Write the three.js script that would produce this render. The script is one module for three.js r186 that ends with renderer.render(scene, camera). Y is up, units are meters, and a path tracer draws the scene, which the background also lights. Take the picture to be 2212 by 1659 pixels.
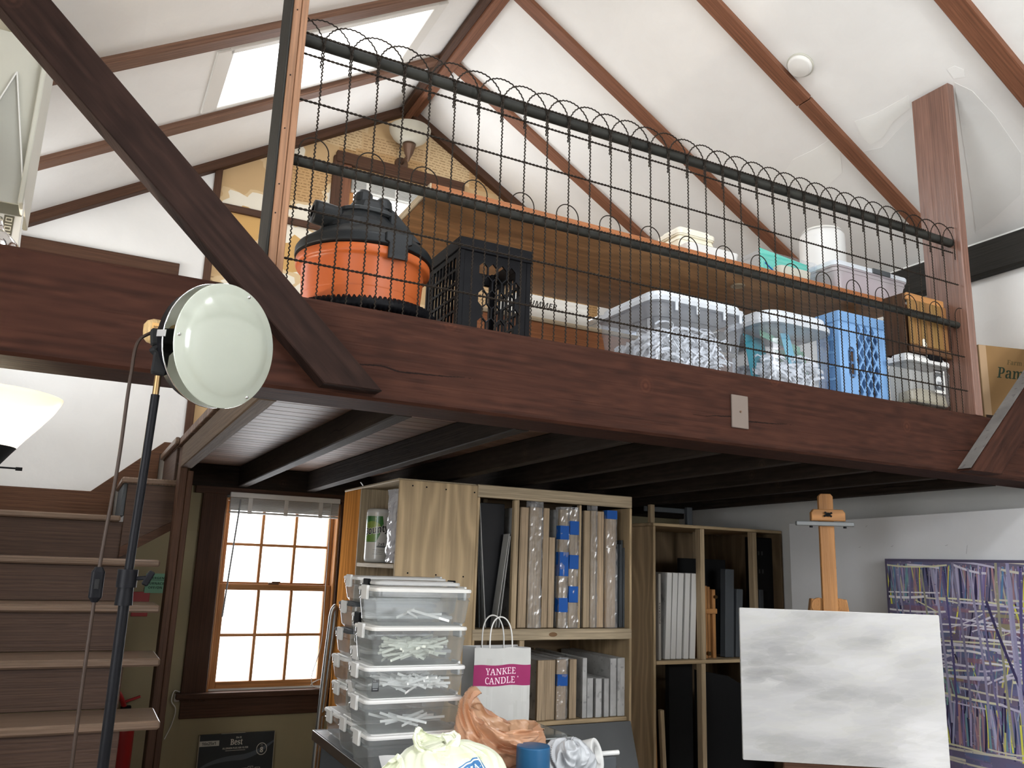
import * as THREE from 'three';
import { mergeGeometries } from 'three/addons/utils/BufferGeometryUtils.js';
import { RectAreaLightUniformsLib } from 'three/addons/lights/RectAreaLightUniformsLib.js';

// ------------------------------------------------------------------ camera, sky, lights, exposure
const E = 1.655;                                  // eye height; below, heights are written relative to the eye
const scene = new THREE.Scene();
const camera = new THREE.PerspectiveCamera(2 * Math.atan(829.5 / 1773) * 180 / Math.PI, 2212 / 1659, 0.05, 200);
camera.position.set(0, E, 0);
const AX = new THREE.Vector3(0.88664356, 0.03377454, 0.46121847), AY = new THREE.Vector3(-0.12864975, 0.97597514, 0.17584587), AZ = new THREE.Vector3(-0.44419865, -0.21524825, 0.86968716);
camera.quaternion.setFromRotationMatrix(new THREE.Matrix4().makeBasis(AX, AY, AZ));
scene.add(camera);
const renderer = new THREE.WebGLRenderer({ antialias: true });
renderer.toneMapping = THREE.LinearToneMapping;
renderer.toneMappingExposure = 1.58;
renderer.shadowMap.enabled = true;
RectAreaLightUniformsLib.init();
scene.background = new THREE.Color(1, 1, 1);       // even overcast sky
scene.backgroundIntensity = 3.2;
// daylight coming in at every opening of the studio
function daylight(w, h, pos, towards, k, color = 0xf5f9ff) {
  const l = new THREE.RectAreaLight(color, k, w, h);
  l.position.set(pos[0], pos[1] + E, pos[2]); l.lookAt(pos[0] + towards[0], pos[1] + E + towards[1], pos[2] + towards[2]);
  scene.add(l); return l;
}
// geometry of the room
const ZB = -5.07, ZF = 2.9, XL = -0.71, XR = 4.06, RX = 1.675, RY = 3.14, SL = 0.62, SR = 0.575, FLOOR = -1.655;
const nl = Math.hypot(1, SL), nr = Math.hypot(1, SR);
const yL = (x) => RY - SL * (RX - x), yR = (x) => RY - SR * (x - RX);
daylight(0.9, 0.6, [0.81, yL(0.81) + 0.02, -3.96], [0.62, -1, 0], 5);            // loft skylight
daylight(1.1, 0.62, [0.9, yL(0.9) + 0.02, -1.4], [0.62, -1, 0], 13);              // front skylight
daylight(1.1, 0.62, [0.9, yL(0.9) + 0.02, 0.6], [0.62, -1, 0], 22);              // front skylight
daylight(1.1, 0.62, [2.6, yR(2.6) + 0.02, 0.55], [-0.575, -1, 0], 9);               // skylight of the other slope
daylight(0.62, 0.98, [1.07, -0.24, ZB + 0.03], [0, 0, 1], 2.2);                    // lower back window
daylight(0.62, 0.9, [1.64, 2.03, ZB + 0.03], [0, 0, 1], 5);                      // upper back window
daylight(1.2, 1.2, [2.8, 0.4, ZF - 0.02], [0, 0, -1], 10);                        // window behind the camera
daylight(1.6, 0.6, [1.9, 1.75, ZF - 0.02], [0, 0, -1], 14);                        // gable window behind the camera
daylight(1.0, 1.2, [XL + 0.02, 0.2, -0.8], [1, 0, 0], 4.5);                          // side window left of the camera
daylight(0.8, 0.5, [XL + 0.02, 1.24, -4.4], [1, 0, 0], 4);                       // small window over the landing

// ------------------------------------------------------------------ helpers
let seed = 7;
const rnd = () => { seed = (seed * 1664525 + 1013904223) >>> 0; return seed / 4294967296; };
const rr = (a, b) => a + (b - a) * rnd();
const V = (x, y, z) => new THREE.Vector3(x, y, z);
function ray(px, py) { return V(0, 0, 0).addScaledVector(AX, (px - 1106) / 1773).addScaledVector(AY, -(py - 829.5) / 1773).addScaledVector(AZ, -1); }
const onZ = (px, py, z) => { const r = ray(px, py); return r.multiplyScalar(z / r.z); };           // measured points on real planes of the room
const onX = (px, py, x) => { const r = ray(px, py); return r.multiplyScalar(x / r.x); };
const taken = {};
const numbered = (n) => { const k = taken[n] = (taken[n] ?? -1) + 1; return k ? n + '_' + String(k).padStart(3, '0') : n; };
const origin = new WeakMap();
function mark(o, label, category, group) { o.userData.label = label; o.userData.category = category; if (group) o.userData.group = group; return o; }
function thing(name, label, category, pos, opt = {}) {        // a Group at the thing's base; its parts are written in room coordinates unless opt.local
  const o = new THREE.Group(); o.name = numbered(name); scene.add(o);
  o.position.set(pos[0], pos[1] + E, pos[2]); if (opt.ry) o.rotation.y = opt.ry;
  if (!opt.local) origin.set(o, pos);
  return mark(o, label, category, opt.group);
}
function part(o, name, geo, mat, label) {
  const g = Array.isArray(geo) ? merge(geo) : geo, p = origin.get(o);
  if (p && !g.userData.placed) { g.translate(-p[0], -p[1], -p[2]); g.userData.placed = true; }
  const m = new THREE.Mesh(g, mat); m.name = name; m.castShadow = m.receiveShadow = true; o.add(m);
  if (p) origin.set(m, p);
  if (label) m.userData.label = label;
  return m;
}
function solo(name, label, category, geo, mat, pos, opt = {}) { // a thing that is one mesh
  const g = Array.isArray(geo) ? merge(geo) : geo;
  if (!opt.local) g.translate(-pos[0], -pos[1], -pos[2]);
  const m = new THREE.Mesh(g, mat); m.name = numbered(name); m.position.set(pos[0], pos[1] + E, pos[2]); if (opt.ry) m.rotation.y = opt.ry;
  m.castShadow = m.receiveShadow = true; scene.add(m);
  return mark(m, label, category, opt.group);
}
function struct(name, geo, mat) {
  const g = Array.isArray(geo) ? merge(geo) : geo, m = new THREE.Mesh(g, mat); m.name = name; m.position.y = E; m.userData.kind = 'structure';
  m.castShadow = m.receiveShadow = true; scene.add(m); return m;
}
function structGroup(name) { const o = new THREE.Group(); o.name = name; o.position.y = E; o.userData.kind = 'structure'; scene.add(o); return o; }
function merge(list) {
  return mergeGeometries(list.map((g) => {
    const h = g.index ? g.toNonIndexed() : g;
    for (const k of Object.keys(h.attributes)) if (!['position', 'normal', 'uv'].includes(k)) h.deleteAttribute(k);
    if (!h.attributes.uv) h.setAttribute('uv', new THREE.BufferAttribute(new Float32Array(h.attributes.position.count * 2), 2));
    return h;
  }));
}
const at = (g, x, y, z, rx = 0, ry = 0, rz = 0) => g.applyMatrix4(new THREE.Matrix4().compose(V(x, y, z), new THREE.Quaternion().setFromEuler(new THREE.Euler(rx, ry, rz)), V(1, 1, 1)));
// uv in metres from the flattest direction of each face, u along the grain, shifted at random per board
function uvBox(g, grain = 'x', shift = true) {
  const h = g.index ? g.toNonIndexed() : g; if (!h.attributes.normal) h.computeVertexNormals();
  const p = h.attributes.position, n = h.attributes.normal, uv = new Float32Array(p.count * 2), du = shift ? rnd() * 3 : 0, dv = shift ? rnd() * 3 : 0;
  const gi = 'xyz'.indexOf(grain);
  for (let i = 0; i < p.count; i += 3) {
    const a = [0, 0, 0]; for (let k = 0; k < 3; k++) { a[0] += Math.abs(n.getX(i + k)); a[1] += Math.abs(n.getY(i + k)); a[2] += Math.abs(n.getZ(i + k)); }
    const w = a[0] >= a[1] && a[0] >= a[2] ? 0 : a[1] >= a[2] ? 1 : 2, o = [0, 1, 2].filter((k) => k !== w);
    const ui = o.includes(gi) ? gi : o[0], vi = o.find((k) => k !== ui);
    for (let k = 0; k < 3; k++) { uv[(i + k) * 2] = p.getComponent(i + k, ui) + du; uv[(i + k) * 2 + 1] = p.getComponent(i + k, vi) + dv; }
  }
  h.setAttribute('uv', new THREE.BufferAttribute(uv, 2)); return h;
}
// chamfered box from its extents
function B(x0, x1, y0, y1, z0, z1, grain, c = 0.003) {
  if (x1 < x0) [x0, x1] = [x1, x0]; if (y1 < y0) [y0, y1] = [y1, y0]; if (z1 < z0) [z0, z1] = [z1, z0];
  const s = [(x1 - x0) / 2, (y1 - y0) / 2, (z1 - z0) / 2]; c = Math.min(c, Math.min(...s) * 0.45);
  const pos = [], tri = (a, b, d) => {
    const n = V(0, 0, 0).crossVectors(V(...b).sub(V(...a)), V(...d).sub(V(...a)));
    if (n.dot(V(...a).add(V(...b)).add(V(...d))) < 0) pos.push(...a, ...d, ...b); else pos.push(...a, ...b, ...d);
  }, quad = (a, b, d, e) => { tri(a, b, d); tri(a, d, e); };
  const P = (ax, sg, u, su, sv) => { const r = [0, 0, 0], v = 3 - ax - u; r[ax] = sg * s[ax]; r[u] = su * (s[u] - c); r[v] = sv * (s[v] - c); return r; };
  for (let ax = 0; ax < 3; ax++) for (const sg of [-1, 1]) { const u = (ax + 1) % 3; quad(P(ax, sg, u, -1, -1), P(ax, sg, u, 1, -1), P(ax, sg, u, 1, 1), P(ax, sg, u, -1, 1)); }
  const C = (ax, q) => { const r = [0, 1, 2].map((k) => q[k] * (k === ax ? s[k] : s[k] - c)); return r; };
  for (let e = 0; e < 3; e++) { const a = (e + 1) % 3, b = (e + 2) % 3; for (const sa of [-1, 1]) for (const sb of [-1, 1]) { const q = (t) => { const r = [0, 0, 0]; r[e] = t; r[a] = sa; r[b] = sb; return r; }; quad(C(a, q(-1)), C(a, q(1)), C(b, q(1)), C(b, q(-1))); } }
  for (const i of [-1, 1]) for (const j of [-1, 1]) for (const k of [-1, 1]) tri(C(0, [i, j, k]), C(1, [i, j, k]), C(2, [i, j, k]));
  const g = new THREE.BufferGeometry(); g.setAttribute('position', new THREE.Float32BufferAttribute(pos, 3)); g.computeVertexNormals();
  const d = [x1 - x0, y1 - y0, z1 - z0]; uvBox(g, grain ?? 'xyz'[d.indexOf(Math.max(...d))]);
  return g.translate((x0 + x1) / 2, (y0 + y1) / 2, (z0 + z1) / 2);
}
// a straight board between two points (centre line), w across in plane perpendicular to "up", h along "up"
function bar(a, b, w, h, up = V(0, 1, 0), c = 0.003) {
  const d = b.clone().sub(a), L = d.length(); d.normalize();
  const side = V(0, 0, 0).crossVectors(d, up).normalize(), u2 = V(0, 0, 0).crossVectors(side, d);
  return B(-L / 2, L / 2, -h / 2, h / 2, -w / 2, w / 2, 'x', c).applyMatrix4(new THREE.Matrix4().makeBasis(d, u2, side).setPosition(a.clone().add(b).multiplyScalar(0.5)));
}
function poly(pts, holes = []) {
  const s = new THREE.Shape(pts.map((p) => new THREE.Vector2(...p)));
  for (const h of holes) s.holes.push(new THREE.Path(h.map((p) => new THREE.Vector2(...p))));
  return s;
}
const rect = (x0, x1, y0, y1) => [[x0, y0], [x1, y0], [x1, y1], [x0, y1]];
const ext = (shape, depth, bevel = 0) => new THREE.ExtrudeGeometry(shape, { depth, bevelEnabled: bevel > 0, bevelThickness: bevel, bevelSize: bevel, bevelOffset: -bevel, bevelSegments: 1, curveSegments: 16 });
// sweep a round wire along points
function tube(pts, r, n = 6, closed = false) {
  const pos = [], nor = [], uv = [], idx = [], N = pts.length, t = V(0, 0, 0), u = V(0, 0, 0), w = V(0, 0, 0); let len = 0;
  for (let i = 0; i < N; i++) {
    const a = pts[closed ? (i + N - 1) % N : Math.max(0, i - 1)], b = pts[closed ? (i + 1) % N : Math.min(N - 1, i + 1)];
    t.subVectors(b, a).normalize();
    if (i === 0) { u.set(0, 0, 1); if (Math.abs(t.z) > 0.9) u.set(0, 1, 0); } else len += pts[i].distanceTo(pts[i - 1]);
    u.addScaledVector(t, -u.dot(t)).normalize(); w.crossVectors(t, u);
    const ri = typeof r === 'function' ? r(i / (N - 1)) : r;
    for (let k = 0; k <= n; k++) { const q = k / n * Math.PI * 2, c = Math.cos(q), s = Math.sin(q), nx = u.x * c + w.x * s, ny = u.y * c + w.y * s, nz = u.z * c + w.z * s; pos.push(pts[i].x + nx * ri, pts[i].y + ny * ri, pts[i].z + nz * ri); nor.push(nx, ny, nz); uv.push(len, k / n * 0.05); }
  }
  const M = closed ? N : N - 1;
  for (let i = 0; i < M; i++) for (let k = 0; k < n; k++) { const a = i * (n + 1) + k, b = ((i + 1) % N) * (n + 1) + k; idx.push(a, a + 1, b, b, a + 1, b + 1); }
  if (!closed) for (const [i, s] of [[0, 1], [N - 1, -1]]) { const c = pos.length / 3; pos.push(pts[i].x, pts[i].y, pts[i].z); t.subVectors(pts[i], pts[i + s]).normalize(); nor.push(t.x, t.y, t.z); uv.push(0, 0); for (let k = 0; k < n; k++) { const a = i * (n + 1) + k; s > 0 ? idx.push(c, a + 1, a) : idx.push(c, a, a + 1); } }
  const g = new THREE.BufferGeometry(); g.setAttribute('position', new THREE.Float32BufferAttribute(pos, 3)); g.setAttribute('normal', new THREE.Float32BufferAttribute(nor, 3)); g.setAttribute('uv', new THREE.Float32BufferAttribute(uv, 2)); g.setIndex(idx); return g;
}
const curve = (pts, n = 40) => new THREE.CatmullRomCurve3(pts.map((p) => V(...p))).getPoints(n);
const cyl = (r0, r1, h, n = 20) => new THREE.CylinderGeometry(r0, r1, h, n);
const lathe = (pts, n = 40) => new THREE.LatheGeometry(pts.map((p) => new THREE.Vector2(...p)), n);
// outlines of rounded rectangles stacked into a shell: sections [y, width, depth, radius]
function loft(secs, capLow = true, capHigh = false, k = 5) {
  const pos = [], idx = [], uv = [], per = 4 * (k + 1);
  const ring = ([y, w, d, r]) => { const out = []; [[1, 1, 0], [-1, 1, 1], [-1, -1, 2], [1, -1, 3]].forEach(([sx, sz, q]) => { for (let i = 0; i <= k; i++) { const a = (q + i / k) * Math.PI / 2; out.push([sx * (w / 2 - r) + Math.cos(a) * r, y, sz * (d / 2 - r) + Math.sin(a) * r]); } }); return out; };
  secs.forEach((s) => ring(s).forEach((p) => { pos.push(...p); uv.push(p[0] + p[2], p[1]); }));
  for (let j = 0; j < secs.length - 1; j++) for (let i = 0; i < per; i++) { const a = j * per + i, b = j * per + (i + 1) % per, c = a + per, d = b + per; idx.push(a, c, b, b, c, d); }
  const cap = (j, up) => { const b = j * per; for (let i = 1; i < per - 1; i++) up ? idx.push(b, b + i + 1, b + i) : idx.push(b, b + i, b + i + 1); };
  if (capLow) cap(0, false); if (capHigh) cap(secs.length - 1, true);
  const g = new THREE.BufferGeometry(); g.setAttribute('position', new THREE.Float32BufferAttribute(pos, 3)); g.setAttribute('uv', new THREE.Float32BufferAttribute(uv, 2)); g.setIndex(idx);
  const h = g.toNonIndexed(); h.computeVertexNormals(); return h;
}
// smooth periodic noise
function lattice(n, s) { const a = new Float32Array(n * n); let q = s; for (let i = 0; i < n * n; i++) { q = (q * 1664525 + 1013904223) >>> 0; a[i] = q / 4294967296; } return a; }
const L64 = lattice(64, 11);
function noise(x, y, px = 64, py = 64) {
  const xi = Math.floor(x), yi = Math.floor(y), fx = x - xi, fy = y - yi, sx = fx * fx * (3 - 2 * fx), sy = fy * fy * (3 - 2 * fy);
  const g = (i, j) => L64[(((j % py) + py) % py % 64) * 64 + (((i % px) + px) % px % 64)];
  return (g(xi, yi) * (1 - sx) + g(xi + 1, yi) * sx) * (1 - sy) + (g(xi, yi + 1) * (1 - sx) + g(xi + 1, yi + 1) * sx) * sy;
}
const fbm = (x, y, px = 64, py = 64) => 0.5 * noise(x, y, px, py) + 0.25 * noise(2 * x + 9, 2 * y + 4, 2 * px, 2 * py) + 0.15 * noise(4 * x + 3, 4 * y + 7, 64, 64) + 0.1 * noise(8 * x, 8 * y, 64, 64);
function dataTex(w, h, fn, srgb = true, rep = [1, 1]) {
  const d = new Uint8Array(w * h * 4);
  for (let j = 0; j < h; j++) for (let i = 0; i < w; i++) { const c = fn(i / w, j / h); const k = (j * w + i) * 4; d[k] = Math.max(0, Math.min(255, c[0] * 255)); d[k + 1] = Math.max(0, Math.min(255, c[1] * 255)); d[k + 2] = Math.max(0, Math.min(255, c[2] * 255)); d[k + 3] = 255; }
  const t = new THREE.DataTexture(d, w, h); t.wrapS = t.wrapT = THREE.RepeatWrapping; t.magFilter = THREE.LinearFilter; t.minFilter = THREE.LinearMipmapLinearFilter; t.generateMipmaps = true;
  if (srgb) t.colorSpace = THREE.SRGBColorSpace; t.repeat.set(...rep); t.needsUpdate = true; return t;
}
function canvasTex(w, h, draw) { const c = document.createElement('canvas'); c.width = w; c.height = h; const x = c.getContext('2d'); draw(x, w, h); const t = new THREE.CanvasTexture(c); t.colorSpace = THREE.SRGBColorSpace; return t; }
const grey = (v) => [v, v, v];
// fine straight grain; one tile is 1 m along the grain, 0.25 m across
const fineGrain = dataTex(512, 512, (u, v) => grey(0.66 + 0.34 * (0.55 * noise(u * 4, v * 64, 4, 64) + 0.25 * noise(u * 16, v * 64 + 5, 16, 64) + 0.2 * fbm(u * 4, v * 8, 4, 8))), true, [1, 4]);
const grainBump = dataTex(512, 512, (u, v) => grey(0.6 * noise(u * 4, v * 64, 4, 64) + 0.4 * noise(u * 32, v * 64 + 5, 32, 64)), false, [1, 4]);
// dark stained timber: uneven stain, paler knots and scuffs
const timber = dataTex(1024, 512, (u, v) => {
  let k = 0.62 + 0.16 * fbm(u * 3, v * 6, 3, 6) + 0.17 * (noise(u * 4, v * 56, 4, 56) - 0.5) + 0.16 * (noise(u * 24, v * 64, 24, 64) - 0.5), red = 0;
  for (const [c0, c1, cv] of [[0.05, 0.3, 0.47], [0.36, 0.62, 0.83], [0.55, 0.93, 0.14], [0.7, 0.95, 0.58]]) if (u > c0 && u < c1 && Math.abs(v - cv - 0.02 * (noise(u * 20, cv * 9) - 0.5) - 0.03 * (u - c0)) < 0.0035 * Math.sin((u - c0) / (c1 - c0) * 3.14)) k *= 0.45;
  for (const [ku, kv] of [[0.13, 0.6], [0.41, 0.25], [0.62, 0.72], [0.86, 0.4]]) { const d = Math.hypot((u - ku) * 2.2 * 16, (v - kv) * 16); if (d < 1) { k += 0.28 * (1 - d) * (0.6 + 0.4 * Math.sin(d * 16)); red = 1 - d; } }
  return [k, k * (1 - 0.03 * red), k * (1 - 0.06 * red)];
}, true, [0.8, 1.6]);
// flat-sawn plywood: cathedral figure, one tile is 1.2 m along, 0.6 m across
const plyFig = dataTex(512, 512, (u, v) => { const w = v * 7 + 2.2 * noise(u * 3, v * 3, 3, 3) + 0.5 * noise(u * 6, v * 8, 6, 8), f = 0.5 + 0.5 * Math.sin(w * 6.283); return grey(0.8 + 0.12 * Math.pow(f, 2) + 0.08 * noise(u * 8, v * 64, 8, 64)); }, true, [0.83, 1.66]);
const plaster = dataTex(512, 512, (u, v) => grey(0.93 + 0.07 * fbm(u * 5, v * 5, 5, 5)), true, [0.5, 0.5]);
const plasterBump = dataTex(256, 256, (u, v) => grey(fbm(u * 16, v * 16, 16, 16)), false, [1.2, 1.2]);
const grime = dataTex(512, 512, (u, v) => { const n = fbm(u * 8, v * 8, 8, 8), s = noise(u * 40, v * 40, 40, 40); return grey(0.72 + 0.28 * n - (s > 0.86 ? 0.12 : 0)); }, true, [1.5, 1.5]);

const col = (r, g, b) => new THREE.Color().setRGB(r, g, b);
const mat = (c, o = {}) => new THREE.MeshPhysicalMaterial({ color: c, roughness: 0.7, specularIntensity: 0.7, ...o });
const wood = (c, o = {}) => mat(c, { map: fineGrain, bumpMap: grainBump, bumpScale: 0.0008, roughness: 0.62, specularIntensity: 0.4, ...o });
const M = {
  beam: wood(col(0.079, 0.029, 0.017), { map: timber, bumpScale: 0.0012, roughness: 0.72, specularIntensity: 0.2 }),
  brace: wood(col(0.045, 0.023, 0.017), { map: timber, roughness: 0.75, specularIntensity: 0.2 }),
  rafterLeft: wood(col(0.24, 0.13, 0.085), { roughness: 0.6 }),
  rafter: wood(col(0.275, 0.118, 0.064), { roughness: 0.6 }),
  trim: wood(col(0.105, 0.05, 0.028)),
  post: wood(col(0.25, 0.13, 0.092), { roughness: 0.34, specularIntensity: 0.9 }),
  postEdge: wood(col(0.38, 0.2, 0.11)),
  charred: wood(col(0.035, 0.033, 0.028), { roughness: 0.75 }),
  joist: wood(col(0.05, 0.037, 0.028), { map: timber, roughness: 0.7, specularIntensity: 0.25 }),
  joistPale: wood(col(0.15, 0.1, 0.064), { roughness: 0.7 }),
  board: wood(col(0.3, 0.2, 0.14), { roughness: 0.35 }),
  ply: wood(col(0.62, 0.46, 0.27), { map: plyFig, roughness: 0.65 }),
  plyEdge: wood(col(0.68, 0.55, 0.37)),
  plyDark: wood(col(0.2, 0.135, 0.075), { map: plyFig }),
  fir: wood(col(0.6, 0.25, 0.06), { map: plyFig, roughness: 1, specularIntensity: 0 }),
  sash: wood(col(0.72, 0.34, 0.12), { roughness: 0.42 }),
  pine: wood(col(0.66, 0.5, 0.31)),
  oak: wood(col(0.5, 0.24, 0.085), { map: plyFig, roughness: 0.45 }),
  table: wood(col(0.5, 0.28, 0.13), { map: plyFig, roughness: 0.4 }),
  tableEdge: wood(col(0.45, 0.17, 0.065), { roughness: 0.4 }),
  white: mat(col(0.87, 0.865, 0.835), { map: plaster, bumpMap: plasterBump, bumpScale: 0.0015, roughness: 0.85 }),
  olive: mat(col(0.33, 0.28, 0.165), { map: plaster, bumpMap: plasterBump, bumpScale: 0.001, roughness: 0.8 }),
  paint: mat(col(0.7, 0.69, 0.65), { roughness: 0.5 }),
  creamPaint: mat(col(0.55, 0.54, 0.46), { roughness: 0.5, map: plaster }),
  floor: wood(col(0.3, 0.2, 0.12), { roughness: 0.4 }),
  black: mat(col(0.004, 0.004, 0.005), { roughness: 0.45, specularIntensity: 0.18 }),
  blackMatt: mat(col(0.012, 0.012, 0.012), { roughness: 0.85, specularIntensity: 0.2 }),
  pipe: mat(col(0.036, 0.036, 0.03), { roughness: 0.6, specularIntensity: 0.4, map: grime }),
  wire: mat(col(0.018, 0.013, 0.009), { roughness: 0.7, metalness: 0, specularIntensity: 0.25 }),
  steel: mat(col(0.55, 0.55, 0.55), { roughness: 0.3, metalness: 1 }),
  chrome: mat(col(0.85, 0.85, 0.87), { roughness: 0.08, metalness: 1 }),
  alu: mat(col(0.42, 0.44, 0.44), { roughness: 0.35, metalness: 0.9 }),
  brass: mat(col(0.2, 0.13, 0.06), { roughness: 0.4, metalness: 1 }),
  bronze: mat(col(0.12, 0.07, 0.045), { roughness: 0.4, metalness: 0.5 }),
  orange: mat(col(0.45, 0.1, 0.022), { roughness: 0.42 }),
  vacBlack: mat(col(0.016, 0.018, 0.019), { roughness: 0.45, specularIntensity: 0.4 }),
  glass: new THREE.MeshPhysicalMaterial({ color: 0xffffff, transmission: 1, thickness: 0, roughness: 0, ior: 1.45 }),
  clear: new THREE.MeshPhysicalMaterial({ color: col(0.86, 0.89, 0.93), transmission: 0.9, thickness: 0, roughness: 0.14, ior: 1.45 }),
  milky: new THREE.MeshPhysicalMaterial({ color: col(0.8, 0.82, 0.82), transmission: 0.9, thickness: 0, roughness: 0.2, ior: 1.45 }),
  wrap: new THREE.MeshPhysicalMaterial({ color: col(0.9, 0.9, 0.9), transmission: 0.85, thickness: 0, roughness: 0.12, ior: 1.5 }),
  lid: mat(col(0.68, 0.68, 0.66), { roughness: 0.4 }),
  lidClear: mat(col(0.62, 0.66, 0.7), { roughness: 0.35 }),
  paper: mat(col(0.75, 0.76, 0.78), { roughness: 0.9, side: THREE.DoubleSide }),
  canvasWhite: mat(col(0.7, 0.7, 0.68), { roughness: 0.85, map: grime }),
  tape: mat(col(0.008, 0.1, 0.42), { roughness: 0.6 }),
  opal: new THREE.MeshPhysicalMaterial({ color: col(0.5, 0.53, 0.45), roughness: 0.12, transmission: 0.35, thickness: 0, ior: 1.5, clearcoat: 0.6, clearcoatRoughness: 0.05 }),
  shade: new THREE.MeshPhysicalMaterial({ color: col(0.82, 0.81, 0.74), roughness: 0.4, transmission: 0.45, thickness: 0 }),
  red: mat(col(0.35, 0.02, 0.02), { roughness: 0.35 }),
  blue: mat(col(0.2, 0.38, 0.66), { roughness: 0.5 }),
  slate: mat(col(0.07, 0.077, 0.083), { roughness: 0.6, specularIntensity: 0.4 }),
};
M.boards = [0, 1, 2].map((i) => wood(col(0.2 + 0.04 * i, 0.12 + 0.026 * i, 0.08 + 0.022 * i), { roughness: 0.5 }));
M.pines = [0, 1, 2].map((i) => wood(col(0.6 + 0.05 * i, 0.46 + 0.03 * i, 0.3 + 0.02 * i)));
// ------------------------------------------------------------------ the room shell
const T = 0.16;
// back gable wall with two windows
struct('wall_back', ext(poly([[XL - T, FLOOR], [XR + T, FLOOR], [XR + T, yR(XR + T) + 0.1], [RX, RY + 0.1], [XL - T, yL(XL - T) + 0.1]],
  [rect(0.735, 1.415, -0.735, 0.33), rect(1.315, 1.98, 1.95, 2.575)]), T).translate(0, 0, ZB - T), M.white);
struct('wall_front', ext(poly([[XL - T, FLOOR], [XR + T, FLOOR], [XR + T, yR(XR + T) + 0.1], [RX, RY + 0.1], [XL - T, yL(XL - T) + 0.1]],
  [rect(2.2, 3.4, -0.2, 1.0), rect(1.1, 2.7, 1.45, 2.05)]), T).translate(0, 0, ZF), M.white);
struct('wall_left', ext(poly(rect(-ZF, -ZB, FLOOR, yL(XL) + 0.02), [rect(4.0, 4.8, 0.99, 1.49), rect(0.3, 1.3, -0.4, 0.8)]), T).applyMatrix4(new THREE.Matrix4().makeRotationY(Math.PI / 2)).translate(XL - T, 0, 0), M.white);
struct('wall_right', B(XR, XR + T, FLOOR, yR(XR) + 0.02, ZB, ZF, 'z', 0.001), M.white);
const floor = structGroup('floor');
for (let i = 0; i < 34; i++) { const x0 = XL + i * 0.14257; part(floor, 'plank', B(x0 + 0.0008, x0 + 0.1417, FLOOR - 0.03, FLOOR - (i % 3) * 0.0005, ZB, ZF, 'z', 0.002), M.floor); }
// sloping ceilings in their own plane: u down the slope, v away from the camera
function slope(left, holes) {
  const s = left ? SL : SR, n = left ? nl : nr, d = V(left ? -1 : 1, -s, 0).divideScalar(n), v = V(0, 0, -1), w = V(0, 0, 0).crossVectors(d, v);
  const len = ((left ? RX - XL : XR - RX) + T) * n;
  const g = ext(poly(rect(0, len, -ZF - T, -ZB + T), holes), 0.14);
  if (left) g.translate(0, 0, -0.14);
  return g.applyMatrix4(new THREE.Matrix4().makeBasis(d, v, w).setPosition(RX, RY, 0));
}
const sOf = (x) => (RX - x) * nl;
const SKY = [[0.335, 1.345, -4.27, -3.66], [0.35, 1.4, -1.72, -1.12], [0.35, 1.4, 0.28, 0.9]];
struct('ceiling_left', slope(true, SKY.map(([x0, x1, z0, z1]) => rect(sOf(x1), sOf(x0), -z1, -z0))), M.white);
const SKYR = [[2.05, 3.15, 0.24, 0.86]];
struct('ceiling_right', slope(false, SKYR.map(([x0, x1, z0, z1]) => rect((x0 - RX) * nr, (x1 - RX) * nr, -z1, -z0))), M.white);
{ const cr = scene.getObjectByName('ceiling_right'), nn = V(0.575, 1, 0), dd = RY + 0.575 * RX, onR = (px, py) => { const r = ray(px, py); return r.multiplyScalar(dd / nn.dot(r)); };
  const patch = (pts, c) => { const P3 = pts.map((p) => onR(...p)), u = P3.map((p) => [(p.x - RX) * nr, -p.z]); const g = ext(poly(u), 0.0012), d = V(1, -0.575, 0).divideScalar(nr), v = V(0, 0, -1), ww = V(0, 0, 0).crossVectors(d, v); g.translate(0, 0, -0.0013); const m = new THREE.Mesh(g.applyMatrix4(new THREE.Matrix4().makeBasis(d, v, ww).setPosition(RX, RY, 0)), mat(c, { roughness: 0.9, map: plaster })); m.name = 'plaster_patch'; m.castShadow = m.receiveShadow = true; cr.add(m); };
  patch([[1695, 372], [1712, 345], [1760, 322], [1800, 296], [1832, 300], [1815, 330], [1820, 372], [1790, 400], [1740, 402], [1702, 392]], col(0.9, 0.9, 0.86)); patch([[1846, 262], [1890, 246], [1962, 206], [1967, 232], [1930, 262], [1905, 300], [1880, 312], [1862, 296]], col(0.9, 0.9, 0.86)); patch([[2046, 150], [2062, 142], [2082, 150], [2084, 166], [2060, 170]], col(0.9, 0.9, 0.87)); patch([[2062, 178], [2100, 196], [2150, 250], [2205, 330], [2204, 420], [2150, 470], [2108, 500], [2098, 420], [2080, 300]], col(0.8, 0.8, 0.77)); patch([[1905, 318], [1968, 252], [1988, 360], [1996, 470], [1950, 480], [1905, 420], [1850, 330]], col(0.79, 0.79, 0.76));
  const w = structGroup('window_10'), up = V(0.575, 1, 0).normalize(), P = (x, z, h) => V(x + 0.575 / nr * h, yR(x) + h / nr, z); part(w, 'pane', bar(P(2.02, 0.55, 0.1), P(3.18, 0.55, 0.1), 0.68, 0.006, up, 0.0005), M.glass); part(w, 'frame', [bar(P(2.03, 0.25, -0.006), P(3.17, 0.25, -0.006), 0.06, 0.014, up), bar(P(2.03, 0.85, -0.006), P(3.17, 0.85, -0.006), 0.06, 0.014, up)], M.paint); }
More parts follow.
